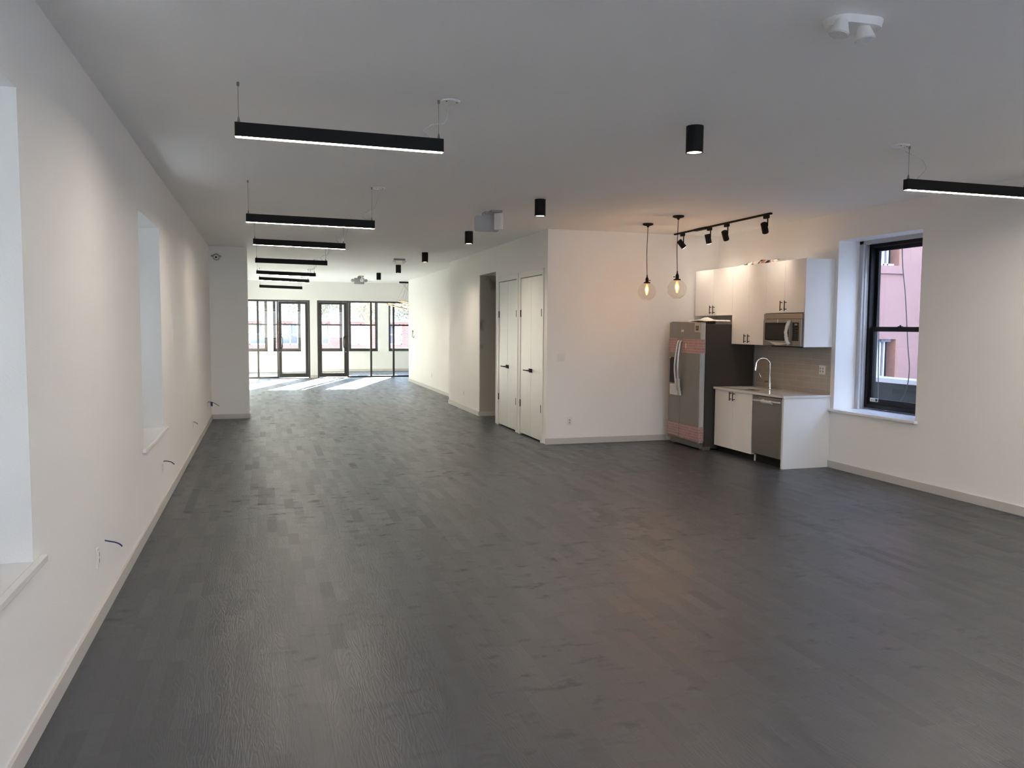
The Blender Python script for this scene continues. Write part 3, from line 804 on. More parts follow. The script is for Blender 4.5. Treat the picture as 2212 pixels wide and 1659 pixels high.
# ------------------------------------------------------------------ globe pendants
def globe_pendant(x, y, zc, label, side):
    t = thing('globe_pendant', label, 'pendant light', (x, y, H), 0, 'clear globe pendants')
    R_ = 0.122
    bm = B(); lathe(bm, [(0, 0), (0.072, 0), (0.072, -0.018), (0.055, -0.026), (0.02, -0.034), (0.012, -0.05), (0, -0.05)], (0, 0, 0), 32)
    obj('ceiling_canopy', bm, BLACK, t)
    dz = zc - H
    zt = dz + R_ + 0.10
    bm = B(); tube(bm, [(0, 0, -0.045), (-0.006, 0.0, -0.2), (-0.010, 0, -0.42), (-0.004, 0, zt + 0.1), (0, 0, zt - 0.02)], 0.0045, seg=8)
    obj('fabric_cord', bm, BLACK, t)
    bm = B(); z0 = dz + R_ - 0.006
    lathe(bm, [(0, 0.115), (0.007, 0.115), (0.010, 0.085), (0.019, 0.065), (0.022, 0.055), (0.022, 0.018), (0.045, 0.012), (0.047, 0.0), (0, 0.0)], (0, 0, z0), 28)
    so = obj('socket_cap', bm, BLACK, t)
    bm = B(); cyl(bm, (side * 0.02, 0, z0 + 0.04), (side * 0.040, 0, z0 + 0.04), 0.003, seg=8); cyl(bm, (side * 0.038, 0, z0 + 0.04), (side * 0.050, 0, z0 + 0.04), 0.007, seg=12)
    obj('switch_key', bm, BLACK, so)
    bm = B(); n = 26; a0 = 0.30
    lathe(bm, [(R_ * math.sin(a0 + (PI - 0.34 - a0) * k / n), R_ * math.cos(a0 + (PI - 0.34 - a0) * k / n)) for k in range(n + 1)], (0, 0, dz), 48)
    sh = obj('glass_globe', bm, GLOBE, t)
    bm = B()
    for zz, rr in ((R_ * math.cos(PI - 0.34), R_ * math.sin(PI - 0.34)),):
        tube(bm, [(rr * math.cos(2 * PI * k / 40), rr * math.sin(2 * PI * k / 40), dz + zz) for k in range(41)], 0.0022, seg=6, smooth=False)
    obj('globe_rim', bm, mat('clear_glass_rim', (0.8, 0.78, 0.74), 0.1), sh)
    bm = B(); zb = z0 - 0.01
    lathe(bm, [(0.013, 0), (0.014, -0.025), (0.024, -0.055), (0.029, -0.075), (0.024, -0.10), (0.017, -0.125), (0.014, -0.145), (0.006, -0.153), (0, -0.154)], (0, 0, zb), 24)
    bu = obj('light_bulb', bm, AMBER, t)
    bm = B()
    for k in range(4):
        a = k * PI / 2
        tube(bm, [(0.010 * math.cos(a), 0.010 * math.sin(a), zb - 0.045), (0.0075 * math.cos(a + .5), 0.0075 * math.sin(a + .5), zb - 0.125)], 0.0042, seg=6, smooth=False)
    obj('filament', bm, FILA, bu)
    bm = B(); cyl(bm, (0, 0, zb + 0.005), (0, 0, zb - 0.02), 0.013, seg=20)
    obj('bulb_base', bm, GOLD, bu)
    lamp('bulb_glow', 'POINT', (x, y, zc), 7.0, (1.0, 0.66, 0.36), t, 0.03)
globe_pendant(5.063, 10.149, 2.240, 'clear glass globe pendant on the left, farther from the camera', 1)
globe_pendant(5.068, 9.307, 2.238, 'clear glass globe pendant on the right, nearer the wall cabinets', -1)

# ------------------------------------------------------------------ track light
t = thing('track_light', 'black ceiling track with four spot heads above the kitchen', 'track light', (5.99, 9.9, H))
bm = B(); box(bm, 5.973, 6.007, 8.66, 11.10, H - 0.022, H, bev=0.002); obj('rail', bm, BLACK, t, world=True)
bm = B(); box(bm, 5.955, 6.025, 10.16, 10.50, H - 0.032, H, bev=0.008); obj('power_feed', bm, BLACK, t, world=True)
for (y, d, hot) in ((10.86, (0.62, -0.10, -0.75), 1), (10.10, (0.30, 0.10, -0.95), 1), (9.66, (0.66, 0.50, -1.0), 1), (8.76, (0.72, 0.62, -1.1), 1)):
    d = Vector(d).normalized()
    p = Vector((5.99, y, H - 0.175))
    bm = B(); box(bm, 5.972, 6.008, y - 0.045, y + 0.045, H - 0.062, H - 0.02, bev=0.003)
    cyl(bm, (5.99, y - 0.03, H - 0.06), (5.99, y - 0.03, H - 0.16), 0.008, seg=12)
    hd = obj('spot_bracket', bm, BLACK, t, world=True)
    q0, q1 = p - d * 0.065 + Vector((0, 0.03, 0)), p + d * 0.065 + Vector((0, 0.03, 0))
    bm = B(); cyl(bm, q0, q1, 0.040, seg=32)
    cyl(bm, (5.99, y - 0.03, H - 0.155), p + Vector((0, 0.0, 0)), 0.007, seg=10)
    obj('spot_head', bm, BLACK, hd, world=True)
    bm = B(); cyl(bm, q1 + d * 0.0005, q1 + d * 0.002, 0.034, seg=32)
    obj('spot_lens', bm, LENSW, hd, world=True)
    lamp('spot_beam', 'SPOT', q1 + d * 0.012, TRACK, (1.0, 0.84, 0.68), t, 0.03, math.radians(100), d, 1.0)

# ------------------------------------------------------------------ emergency fixtures, detector, wall camera
t = thing('emergency_light', 'white two-lamp emergency light flush on the ceiling near the camera', 'emergency light', (2.63, 3.21, H), math.radians(-4))
def slab(bm, pts, z0, z1, k=0.93):
    a = [bm.verts.new((x, y, z0)) for x, y in pts]; b = [bm.verts.new((x * k, y * k, z1)) for x, y in pts]
    bm.faces.new(a); bm.faces.new(list(reversed(b)))
    for i in range(len(pts)):
        j = (i + 1) % len(pts); bm.faces.new((a[i], b[i], b[j], a[j]))
    bmesh.ops.recalc_face_normals(bm, faces=bm.faces)
bm = B(); st_ = []
for cx, a0 in ((0.055, -PI / 2), (-0.055, PI / 2)):
    for k in range(17):
        a = a0 + PI * k / 16; st_.append((cx + 0.085 * math.cos(a), 0.085 * math.sin(a)))
slab(bm, st_, 0, -0.035)
obj('back_plate', bm, PLASTIC, t)
LENSP = mat('clear_ribbed_lens', (0.70, 0.72, 0.74), 0.12, bump=0.5, bscale=120)
for cx, cy, d in ((-0.115, -0.07, Vector((-0.22, 0.02, -1))), (0.035, -0.035, Vector((0.10, -0.12, -1)))):
    d.normalize(); p = Vector((cx, cy, -0.062))
    bm = B(); cyl(bm, p - d * 0.032, p + d * 0.030, 0.026, 0.046, seg=32); cyl(bm, (cx * 0.8, cy * 0.8, -0.03), p - d * 0.01, 0.018, seg=16)
    hd = obj('lamp_head', bm, PLASTIC, t)
    bm = B(); cyl(bm, p + d * 0.0305, p + d * 0.035, 0.044, 0.041, seg=32)
    obj('lamp_lens', bm, LENSP, hd)

def exit_box(loc, s, label, heads=False):
    t = thing('emergency_light' if heads else 'exit_sign', label, 'emergency light' if heads else 'exit sign', loc, 0)
    obj('ceiling_mount', box(B(), -0.06 * s, 0.10 * s, -0.06, 0.10, -0.03, 0, bev=0.004), GREYPL, t)
    bm = rrect(B(), 0.31 * s, 0.19 * s, 0.03 * s, 0.022)
    bmesh.ops.translate(bm, verts=bm.verts, vec=(-0.03, 0.0, -0.03 - 0.12 * s))
    obj('sign_panel', bm, GREYPL, t)
    obj('panel_hanger', box(B(), -0.08 * s, 0.06 * s, 0.0, 0.05, -0.035 - 0.04 * s, -0.02), GREYPL, t)
    if not heads:
        bm = B(); box(bm, -0.055, 0.055, -0.022, 0.022, -0.10, 0.10, bev=0.006)
        bmesh.ops.transform(bm, matrix=Matrix.Translation((0.085, -0.14, -0.13)) @ Matrix.Rotation(math.radians(-52), 4, 'Z'), verts=bm.verts)
        obj('battery_box', bm, PLASTIC, t)
        obj('box_bracket', box(B(), -0.02, 0.12, -0.20, -0.02, -0.022, 0, bev=0.003), GREYPL, t)
    else:
        for sx in (-1, 1):
            bm = B(); cyl(bm, (sx * 0.19 - 0.03, -0.03, -0.13), (sx * 0.19 - 0.03, 0.03, -0.13), 0.045, seg=24)
            cyl(bm, (sx * 0.12 - 0.03, 0, -0.13), (sx * 0.19 - 0.03, 0, -0.13), 0.018, seg=12)
            obj('lamp_head', bm, GREYPL, t)
        bm = B(); lathe(bm, [(0, 0), (0.05, 0), (0.02, -0.02), (0.016, -0.07), (0.03, -0.08), (0.05, -0.12), (0.045, -0.17), (0, -0.18)], (0.03, -0.12, 0), 24)
        obj('swivel_lamp', bm, PLASTIC, t)
exit_box((2.70, 9.80, H), 1.0, 'grey-white rounded sign panel with a side box, hanging by the third cylinder downlight')
exit_box((2.68, 23.7, H), 0.95, 'white sign box with side lamps near the partition bulkhead', True)
t = thing('emergency_light', 'small flat two-lamp fixture on the ceiling above a far downlight', 'emergency light', (2.78, 17.27, H))
bm = B(); box(bm, -0.12, 0.12, -0.05, 0.05, -0.035, 0, bev=0.006); obj('back_plate', bm, GREYPL, t)
for sx in (-1, 1):
    bm = B(); cyl(bm, (sx * 0.085, 0, -0.03), (sx * 0.115, -0.01, -0.085), 0.03, 0.045, seg=24); obj('lamp_head', bm, PLASTIC, t)

t = thing('security_camera', 'white round security camera with a black lens high on the pier', 'camera', (-0.815, YC, 2.972))
bm = B(); lathe(bm, [(0, 0.028), (0.055, 0.028), (0.062, 0.018), (0.062, 0)], (0, 0, 0), 32)
bmesh.ops.rotate(bm, verts=bm.verts, cent=(0, 0, 0), matrix=Matrix.Rotation(PI / 2, 3, 'X')); obj('mount', bm, GREYPL, t)
bm = B(); cyl(bm, (0, -0.02, 0), (0, -0.10, -0.01), 0.044, 0.036, seg=28); obj('camera_body', bm, PLASTIC, t)
bm = B(); cyl(bm, (0.002, -0.1, -0.01), (0.002, -0.106, -0.011), 0.017, seg=24); obj('camera_lens', bm, DGLASS, t)
bm = B(); box(bm, -0.088, -0.05, -0.05, -0.005, 0.002, 0.03, bev=0.004); box(bm, 0.05, 0.088, -0.05, -0.005, 0.002, 0.03, bev=0.004); obj('side_lugs', bm, NICKEL, t)

# ring chandelier by the partition
t = thing('ring_chandelier', 'brass ring chandelier half hidden by the far corridor wall', 'chandelier', (4.42, 26.2, H))
bm = B(); box(bm, -0.20, 0.20, -0.05, 0.05, -0.05, 0, bev=0.004); obj('ceiling_canopy', bm, BLACK, t)
for (cx, cz, R_, tilt) in ((0.02, -0.83, 0.62, 10), (0.12, -0.70, 0.36, 14)):
    bm = B()
    A = Matrix.Translation((cx, 0, cz)) @ Matrix.Rotation(math.radians(tilt), 4, 'Y') @ Matrix.Rotation(math.radians(7), 4, 'X')
    P = [A @ Vector((R_ * math.cos(2*PI*k/64), R_ * math.sin(2*PI*k/64), 0)) for k in range(65)]
    tube(bm, P, 0.016, seg=8, smooth=False); rg = obj('ring', bm, GOLD, t)
    bm = B(); tube(bm, [A @ Vector((R_*0.985 * math.cos(2*PI*k/64), R_*0.985 * math.sin(2*PI*k/64), -0.010)) for k in range(65)], 0.014, seg=8, smooth=False); obj('light_strip', bm, RINGL, rg)
    bm = B()
    for k in (0, 21, 42): tube(bm, [P[k], (0.1 * (k - 21) / 21, 0, -0.05)], 0.002, seg=6, smooth=False)
    obj('suspension_wires', bm, WIRE, rg)

# ------------------------------------------------------------------ kitchen
XCF = 6.382     # upper cabinet door faces
XB_ = 6.12     # base cabinet door faces
YE = 8.470     # kitchen end
def bar_handle(x, y, z0, z1, parent):
    bm = B(); tube(bm, [(x - 0.032, y, z0), (x - 0.032, y, z1)], 0.006, seg=10, smooth=False)
    for z in (z0 + 0.022, z1 - 0.022): tube(bm, [(x - 0.032, y, z), (x, y, z)], 0.005, seg=8, smooth=False)
    obj('handle', bm, BLACK, parent, world=True)
def cabinet(name, x, y0, y1, z0, z1, label, hz, depth_to=XR - 0.002, toe=False, hy=0.045):
    t = thing(name, label, 'cabinet', ((x + depth_to) / 2, (y0 + y1) / 2, z0), group='white kitchen cabinets')
    zc = z0
    bm = B()
    if toe:      # open-topped carcass round the sink bowl
        box(bm, x + 0.021, depth_to, y0 + 0.001, y0 + 0.018, z0, z1 - 0.001); box(bm, x + 0.021, depth_to, y1 - 0.018, y1 - 0.001, z0, z1 - 0.001)
        box(bm, x + 0.021, depth_to, y0 + 0.018, y1 - 0.018, z0, z0 + 0.018); box(bm, depth_to - 0.01, depth_to, y0 + 0.018, y1 - 0.018, z0 + 0.018, z1 - 0.001)
    else:
        box(bm, x + 0.021, depth_to, y0 + 0.001, y1 - 0.001, z0, z1 - 0.001)
    obj('cabinet_body', bm, CAB, t, world=True)
    ym = (y0 + y1) / 2
    for a, b, s in ((y0 + 0.0015, ym - 0.0015, -1), (ym + 0.0015, y1 - 0.0015, 1)):
        d = obj('door', box(B(), x, x + 0.019, a, b, z0 + 0.001, z1 - 0.001, bev=0.0012), CAB, t, world=True)
        bar_handle(x, ym + s * hy, hz[0], hz[1], d)
    return t
cabinet('wall_cabinet', XCF, 10.094, 11.13, 1.928, 2.612, 'white two-door wall cabinet above the fridge', (1.95, 2.075))
cabinet('wall_cabinet', XCF, 9.290, 10.092, 1.52, 2.612, 'tall white two-door wall cabinet between fridge and microwave', (1.54, 1.66))
cabinet('wall_cabinet', XCF, YE + 0.022, 9.288, 1.945, 2.612, 'white two-door wall cabinet above the microwave', (1.97, 2.10))
tag(obj('end_panel', box(B(), XCF, XR - 0.002, YE, YE + 0.020, 1.515, 2.612, bev=0.001), CAB), 'white side panel closing the upper cabinets and microwave', 'panel')
bc = cabinet('base_cabinet', XB_, 9.145, 10.06, 0.085, 0.884, 'white two-door base cabinet under the sink', (0.752, 0.872), hy=0.04, toe=True)
obj('toe_kick', box(B(), XB_ + 0.06, XR - 0.01, 9.15, 10.055, 0, 0.085), BLACK, bc, world=True)
tag(obj('end_panel', box(B(), XB_, XR - 0.002, YE, YE + 0.035, 0, 0.884, bev=0.001), CAB), 'white floor-standing side panel right of the dishwasher', 'panel')
tag(obj('filler_panel', box(B(), XB_ + 0.05, XB_ + 0.5, 9.125, 9.143, 0, 0.08), CAB), 'small white filler block at the foot between cabinet and dishwasher', 'panel')

# worktop with sink cut-out
sx0, sx1, sy0, sy1 = 6.24, 6.60, 9.30, 9.90
bm = solid([XB_ - 0.022, sx0, sx1, XR - 0.002], [YE - 0.015, sy0, sy1, 10.075], [0.885, 0.915], lambda x, y, z: sx0 < x < sx1 and sy0 < y < sy1)
tag(obj('worktop', bm, QUARTZ), 'pale grey stone worktop over the sink cabinet and dishwasher', 'worktop')
t = thing('sink', 'steel undermount sink set in the worktop', 'sink', (6.42, 9.6, 0.70))
bm = B()
def open_box(bm, x0, x1, y0, y1, z0, z1, th):
    box(bm, x0, x1, y0, y1, z0, z0 + th); box(bm, x0, x0 + th, y0, y1, z0 + th, z1); box(bm, x1 - th, x1, y0, y1, z0 + th, z1)
    box(bm, x0 + th, x1 - th, y0, y0 + th, z0 + th, z1); box(bm, x0 + th, x1 - th, y1 - th, y1, z0 + th, z1)
open_box(bm, sx0 + 0.002, sx1 - 0.002, sy0 + 0.002, sy1 - 0.002, 0.70, 0.884, 0.008)
obj('basin', bm, STEEL, t, world=True)
bm = B(); cyl(bm, (6.42, 9.6, 0.708), (6.42, 9.6, 0.712), 0.045, seg=24); obj('drain', bm, CHROME, t, world=True)
t = thing('faucet', 'chrome gooseneck faucet with pull-down head behind the sink', 'faucet', (6.68, 9.58, 0.915))
bm = B(); P = [(6.68, 9.58, 0.915), (6.68, 9.58, 1.10), (6.68, 9.58, 1.22)]
for k in range(1, 9):
    a = PI * k / 8.5; P.append((6.68 - 0.085 * (1 - math.cos(a)), 9.58 + 0.04 * (1 - math.cos(a)), 1.235 + 0.10 * math.sin(a)))
tube(bm, P, 0.0125, seg=14); cyl(bm, (6.68, 9.58, 0.915), (6.68, 9.58, 1.08), 0.021, seg=24); cyl(bm, (6.68, 9.58, 0.915), (6.68, 9.58, 0.921), 0.028, seg=24)
obj('spout', bm, CHROME, t, world=True)
e = Vector(P[-1])
bm = B(); cyl(bm, e + Vector((0.002, 0, 0.02)), e + Vector((-0.012, 0.004, -0.09)), 0.0145, 0.020, seg=20); obj('spray_head', bm, CHROME, t, world=True)
bm = B(); cyl(bm, (6.68, 9.60, 1.0), (6.665, 9.66, 1.0), 0.018, seg=20); tube(bm, [(6.665, 9.655, 1.0), (6.63, 9.70, 1.05), (6.60, 9.72, 1.13)], 0.005, seg=8); obj('lever', bm, CHROME, t, world=True)
bm = B(); lathe(bm, [(0, 0.008), (0.018, 0.008), (0.024, 0.003), (0.024, 0)], (6.69, 9.37, 0.915), 24)
tag(obj('hole_cover', bm, CHROME), 'small chrome hole cover on the worktop right of the faucet', 'cover')
tag(obj('backsplash', box(B(), XR - 0.009, XR - 0.001, YE + 0.01, 10.09, 0.916, 1.53), TILE), 'taupe glazed tile backsplash behind the faucet', 'backsplash')

# dishwasher
t = thing('dishwasher', 'stainless dishwasher between the base cabinet and side panel', 'dishwasher', (6.4, 8.83, 0), group=None)
y0, y1 = YE + 0.04, 9.12
obj('cavity_body', box(B(), XB_ + 0.03, XR - 0.03, y0, y1, 0.10, 0.875), FRBODY, t, world=True)
dr = obj('door', box(B(), XB_ - 0.005, XB_ + 0.028, y0, y1, 0.115, 0.872, bev=0.004), STEEL, t, world=True)
bm = B(); tube(bm, [(XB_ - 0.006, y1 - 0.01, 0.805), (XB_ - 0.045, y1 - 0.08, 0.815), (XB_ - 0.052, (y0 + y1) / 2, 0.822), (XB_ - 0.045, y0 + 0.06, 0.822), (XB_ - 0.006, y0 + 0.02, 0.82)], 0.013, seg=12, flat=0.7)
hn = obj('handle', bm, STEELL, dr, world=True)
bm = B(); P = [(XB_ - 0.045, 8.87, 0.812), (XB_ - 0.052, 8.83, 0.820), (XB_ - 0.050, 8.77, 0.812), (XB_ - 0.052, 8.71, 0.815), (XB_ - 0.048, 8.65, 0.812)]
tube(bm, P, 0.022, seg=12)
for v in bm.verts: v.co += Vector((random.uniform(-.005, .005), random.uniform(-.003, .003), random.uniform(-.007, .007)))
wp = obj('film_wrap', bm, WRAP, dr, world=True); wp['label'] = 'white crumpled film around the handle'
obj('vent_slot', box(B(), XB_ - 0.0065, XB_ - 0.004, 9.0, 9.10, 0.850, 0.860), INK, dr, world=True)
obj('kick_plate', box(B(), XB_ + 0.06, XB_ + 0.08, y0, y1 - 0.005, 0.005, 0.112), BLACK, t, world=True)
obj('foot_block', box(B(), XB_ + 0.10, XR - 0.08, y0 + 0.01, y1 - 0.02, 0.0, 0.10), BLACK, t, world=True)

# microwave
t = thing('microwave', 'stainless over-the-range microwave hung under the wall cabinet', 'microwave', (6.6, 8.93, 1.52))
y0, y1 = YE + 0.024, 9.286
XM = 6.35
obj('body', box(B(), XM + 0.045, XR - 0.02, y0 + 0.004, y1 - 0.004, 1.528, 1.938), FRBODY, t, world=True)
obj('vent_grille', box(B(), XM + 0.006, XM + 0.045, y0, y1, 1.868, 1.936, bev=0.004), STEEL, t, world=True)
ys_ = 8.665
dr = obj('door', box(B(), XM, XM + 0.043, ys_ + 0.002, y1, 1.522, 1.865, bev=0.005), STEEL, t, world=True)
obj('door_glass', box(B(), XM - 0.003, XM + 0.002, ys_ + 0.075, y1 - 0.045, 1.588, 1.820, bev=0.001), DGLASS, dr, world=True)
obj('viewing_mesh', box(B(), XM - 0.0042, XM - 0.0028, ys_ + 0.10, y1 - 0.065, 1.605, 1.790), SCREEN, dr, world=True)
bm = B(); tube(bm, [(XM - 0.002, ys_ + 0.035, 1.845), (XM - 0.030, ys_ + 0.045, 1.82), (XM - 0.050, ys_ + 0.06, 1.70), (XM - 0.035, ys_ + 0.05, 1.58), (XM - 0.002, ys_ + 0.035, 1.555)], 0.013, seg=12)
obj('handle', bm, STEELL, dr, world=True)
bm = B(); tube(bm, [(XM - 0.022, ys_ + 0.042, 1.835), (XM - 0.034, ys_ + 0.048, 1.80), (XM - 0.052, ys_ + 0.06, 1.70), (XM - 0.040, ys_ + 0.052, 1.60), (XM - 0.016, ys_ + 0.04, 1.545)], 0.0215, seg=14)
for v in bm.verts: v.co += Vector((random.uniform(-.004, .004), random.uniform(-.004, .004), random.uniform(-.004, .004)))
wp = obj('film_wrap', bm, WRAP, dr, world=True); wp['label'] = 'pale crumpled film around the handle'
bm = B()
P = [(y + -0.075, z) for y, z in [(9.33, 1.60), (9.20, 1.575), (9.05, 1.565), (8.90, 1.562), (8.80, 1.57), (8.86, 1.545), (8.98, 1.527), (9.06, 1.527), (9.14, 1.545), (9.25, 1.585)]]
vs = [bm.verts.new((XM - 0.004 - 0.004 * (i % 2), y, z)) for i, (y, z) in enumerate(P)]
bm.faces.new(vs)
r_ = bmesh.ops.extrude_face_region(bm, geom=bm.faces[:]); bmesh.ops.translate(bm, verts=[g for g in r_['geom'] if isinstance(g, bmesh.types.BMVert)], vec=(-0.003, 0, 0))
obj('film_sheet', bm, mat('thin_clear_film', (0.55, 0.54, 0.52), 0.15, bump=0.9, bscale=40, vary=0.2, vscale=25), dr, world=True)
obj('film_strip', box(B(), XM - 0.005, XM - 0.002, 8.96, 8.975, 1.82, 1.865), WRAP, dr, world=True)
cp = obj('control_panel', box(B(), XM, XM + 0.043, y0, ys_ - 0.002, 1.522, 1.865, bev=0.005), STEEL, t, world=True)
obj('keypad', box(B(), XM - 0.003, XM + 0.002, y0 + 0.045, ys_ - 0.004, 1.590, 1.822), DGLASS, cp, world=True)
bm = B()
for i in range(4):
    for j in range(7): box(bm, XM - 0.0036, XM - 0.0028, y0 + 0.055 + i * 0.032, y0 + 0.068 + i * 0.032, 1.605 + j * 0.023, 1.609 + j * 0.023)
obj('keys', bm, mat('keypad_print', (0.16, 0.16, 0.17), 0.5), cp, world=True)
obj('display', box(B(), XM - 0.0038, XM - 0.0028, y0 + 0.07, y0 + 0.125, 1.785, 1.808), mat('grey_display', (0.22, 0.22, 0.24), 0.3), cp, world=True)
obj('underside_vent', box(B(), XM + 0.05, XR - 0.05, y0 + 0.03, y1 - 0.12, 1.508, 1.528), BLACK, t, world=True)

# fridge
t = thing('refrigerator', 'side-by-side steel fridge with pink printed protective film', 'refrigerator', (6.35, 10.53, 0))
FX, FA, FB_, FM = 5.872, 10.075, 10.985, 10.632
obj('body', box(B(), FX + 0.098, 6.76, FA + 0.02, FB_ - 0.01, 0.02, 1.80, bev=0.004), FRBODY, t, world=True)
def fdoor(a, b):
    d = obj('door', box(B(), FX, FX + 0.085, a, b, 0.095, 1.825, bev=0.009), STEEL, t, world=True)
    return d
dl = fdoor(FM + 0.006, FB_); drr = fdoor(FA, FM - 0.006)
obj('door_edge', box(B(), FX + 0.012, FX + 0.078, FA - 0.0012, FA + 0.001, 0.11, 1.81), STEELL, drr, world=True)
def film(par, a, b, z0, z1, skew=0.0, lab=None):
    bm = B(); box(bm, FX - 0.0045, FX - 0.001, a, b, z0, z1)
    for v in bm.verts:
        if v.co.y > (a + b) / 2 and v.co.z < (z0 + z1) / 2: v.co.y += skew
    return obj('printed_film', bm, TAPE, par, world=True)
film(drr, FA, FM - 0.062, 1.382, 1.583, 0.03); film(dl, FM + 0.085, FB_, 1.385, 1.588)
film(drr, FA, FM - 0.01, 0.125, 0.335, 0.0); film(dl, FM + 0.008, FB_, 0.135, 0.33, -0.0)
bm = B(); box(bm, FX - 0.0045, FX + 0.082, FA - 0.004, FA - 0.0015, 1.382, 1.583); obj('printed_film', bm, TAPE, drr, world=True)
bm = B(); box(bm, FX - 0.0045, FX + 0.082, FA - 0.004, FA - 0.0015, 0.125, 0.335); obj('printed_film', bm, TAPE, drr, world=True)
for par, yy in ((dl, FM + 0.035), (drr, FM - 0.035)):
    bm = B(); tube(bm, [(FX - 0.002, yy, 1.56), (FX - 0.035, yy, 1.50), (FX - 0.068, yy + 0.012 * (1 if yy > FM else -1), 1.18), (FX - 0.040, yy, 0.86), (FX - 0.002, yy, 0.80)], 0.014, seg=12)
    hn = obj('handle', bm, STEELL, par, world=True)
    bm = B(); tube(bm, [(FX - 0.045, yy, 1.0), (FX - 0.040, yy, 0.90), (FX - 0.022, yy, 0.81), (FX - 0.014, yy - 0.01, 0.75)], 0.017, seg=12)
    for v in bm.verts: v.co += Vector((random.uniform(-.004, .004), random.uniform(-.006, .006), random.uniform(-.004, .004)))
    obj('film_wrap', bm, WRAP, par, world=True)
dp = obj('dispenser', box(B(), FX - 0.006, FX + 0.01, FM + 0.135, FB_ - 0.045, 0.925, 1.305, bev=0.003), DGLASS, dl, world=True)
obj('energy_label', box(B(), FX - 0.003, FX, FM + 0.04, FB_ - 0.05, 0.745, 0.905), PAPER, dl, world=True)
bm = B()
for k in range(6): box(bm, FX - 0.0036, FX - 0.0029, FM + 0.06, FB_ - 0.07 - 0.03 * (k % 3), 0.77 + k * 0.022, 0.774 + k * 0.022)
obj('label_print', bm, mat('grey_print', (0.35, 0.35, 0.37), 0.6), dl, world=True)
bm = B(); box(bm, FX - 0.008, FX - 0.005, FM + 0.285, FM + 0.315, 1.285, 1.305); obj('green_tag', bm, GREEN, dl, world=True)
br_ = obj('badge_film', box(B(), FX - 0.003, FX, FA + 0.005, FA + 0.16, 1.685, 1.82), mat('pale_film', (0.42, 0.41, 0.38), 0.35), drr, world=True)
obj('badge', box(B(), FX - 0.005, FX - 0.0025, FA + 0.05, FA + 0.125, 1.708, 1.775), INK, drr, world=True)
bm = B(); box(bm, FX - 0.0062, FX - 0.0048, FA + 0.082, FA + 0.092, 1.748, 1.766); box(bm, FX - 0.0062, FX - 0.0048, FA + 0.06, FA + 0.115, 1.735, 1.738)
obj('badge_mark', bm, mat('pale_mark', (0.55, 0.55, 0.53), 0.4), drr, world=True)
obj('film_tab', box(B(), FX - 0.003, FX, FM - 0.08, FM - 0.01, 1.685, 1.715), WRAP, drr, world=True)
obj('film_tab', box(B(), FX - 0.006, FX - 0.0045, FM - 0.17, FM - 0.145, 1.45, 1.52), WRAP, drr, world=True)
bm = B(); box(bm, FX + 0.02, 6.12, FA + 0.02, FA + 0.14, 1.802, 1.832, bev=0.003); obj('hinge_cover', bm, BLACK, t, world=True)
bm = B(); box(bm, FX + 0.02, 6.12, FB_ - 0.14, FB_ - 0.02, 1.802, 1.832, bev=0.003); obj('hinge_cover', bm, BLACK, t, world=True)
bm = B(); box(bm, FX + 0.045, FX + 0.10, FA + 0.03, FB_ - 0.02, 0.022, 0.088, bev=0.004); box(bm, FX + 0.075, FX + 0.20, FA + 0.0, FA + 0.09, 0.0, 0.05, bev=0.004); box(bm, FX + 0.075, FX + 0.20, FB_ - 0.09, FB_, 0.0, 0.05, bev=0.004)
obj('base_grille', bm, NICKEL, t, world=True)
# crumpled film on the fridge top
bm = B()
nx, ny = 26, 34
g = [[None] * ny for _ in range(nx)]
for i in range(nx):
    for j in range(ny):
        u, v = i / (nx - 1), j / (ny - 1)
        e_ = min(u, 1 - u, v, 1 - v)
        z = 1.838 + 0.055 * math.exp(-((u - .45) ** 2 + (v - .45) ** 2) / 0.06) * (0.6 + 0.4 * math.sin(9 * u + 5 * v)) + 0.016 * math.sin(17 * u * v + 6 * v) * (1 if e_ > 0.02 else 0.4) + random.uniform(0, 0.006)
        g[i][j] = bm.verts.new((5.93 + 0.42 * u + 0.03 * math.sin(9 * v), 9.98 + 0.12 + 0.50 * v + 0.025 * math.sin(11 * u), max(1.834, z)))
for i in range(nx - 1):
    for j in range(ny - 1):
        f = bm.faces.new((g[i][j], g[i + 1][j], g[i + 1][j + 1], g[i][j + 1])); f.smooth = True
r_ = bmesh.ops.extrude_face_region(bm, geom=bm.faces[:]); bmesh.ops.translate(bm, verts=[q for q in r_['geom'] if isinstance(q, bmesh.types.BMVert)], vec=(0, 0, 0.0015))
bmesh.ops.recalc_face_normals(bm, faces=bm.faces)
tag(obj('plastic_wrap', bm, WRAP), 'crumpled white plastic wrap lying on top of the fridge', 'plastic wrap')
# printed packaging strips on top of the wall cabinets
bm = B()
bx, by = 6.50, 9.12
pts = [(XCF + 0.004 + 0.03 * (k % 2), 9.06 + 0.90 * k / 12) for k in range(13)]
for k in range(12):
    (xa, ya), (xb, yb) = pts[k], pts[k + 1]
    z = 2.613 + 0.006 * math.sin(k * 1.7) + 0.006
    hh = 0.012 + 0.030 * math.sin(PI * (k + 0.5) / 12)
    vs = [bm.verts.new(p) for p in ((xa, ya, z - 0.005), (xb, yb, z - 0.005), (xb + 0.05, yb, z + hh), (xa + 0.05, ya, z + hh))]
    bm.faces.new(vs)
bmesh.ops.remove_doubles(bm, verts=bm.verts, dist=0.0001)
r_ = bmesh.ops.extrude_face_region(bm, geom=bm.faces[:]); bmesh.ops.translate(bm, verts=[q for q in r_['geom'] if isinstance(q, bmesh.types.BMVert)], vec=(0.002, 0, 0.003))
bmesh.ops.recalc_face_normals(bm, faces=bm.faces)
m_, t_, b_ = new_mat('printed_bag_film')
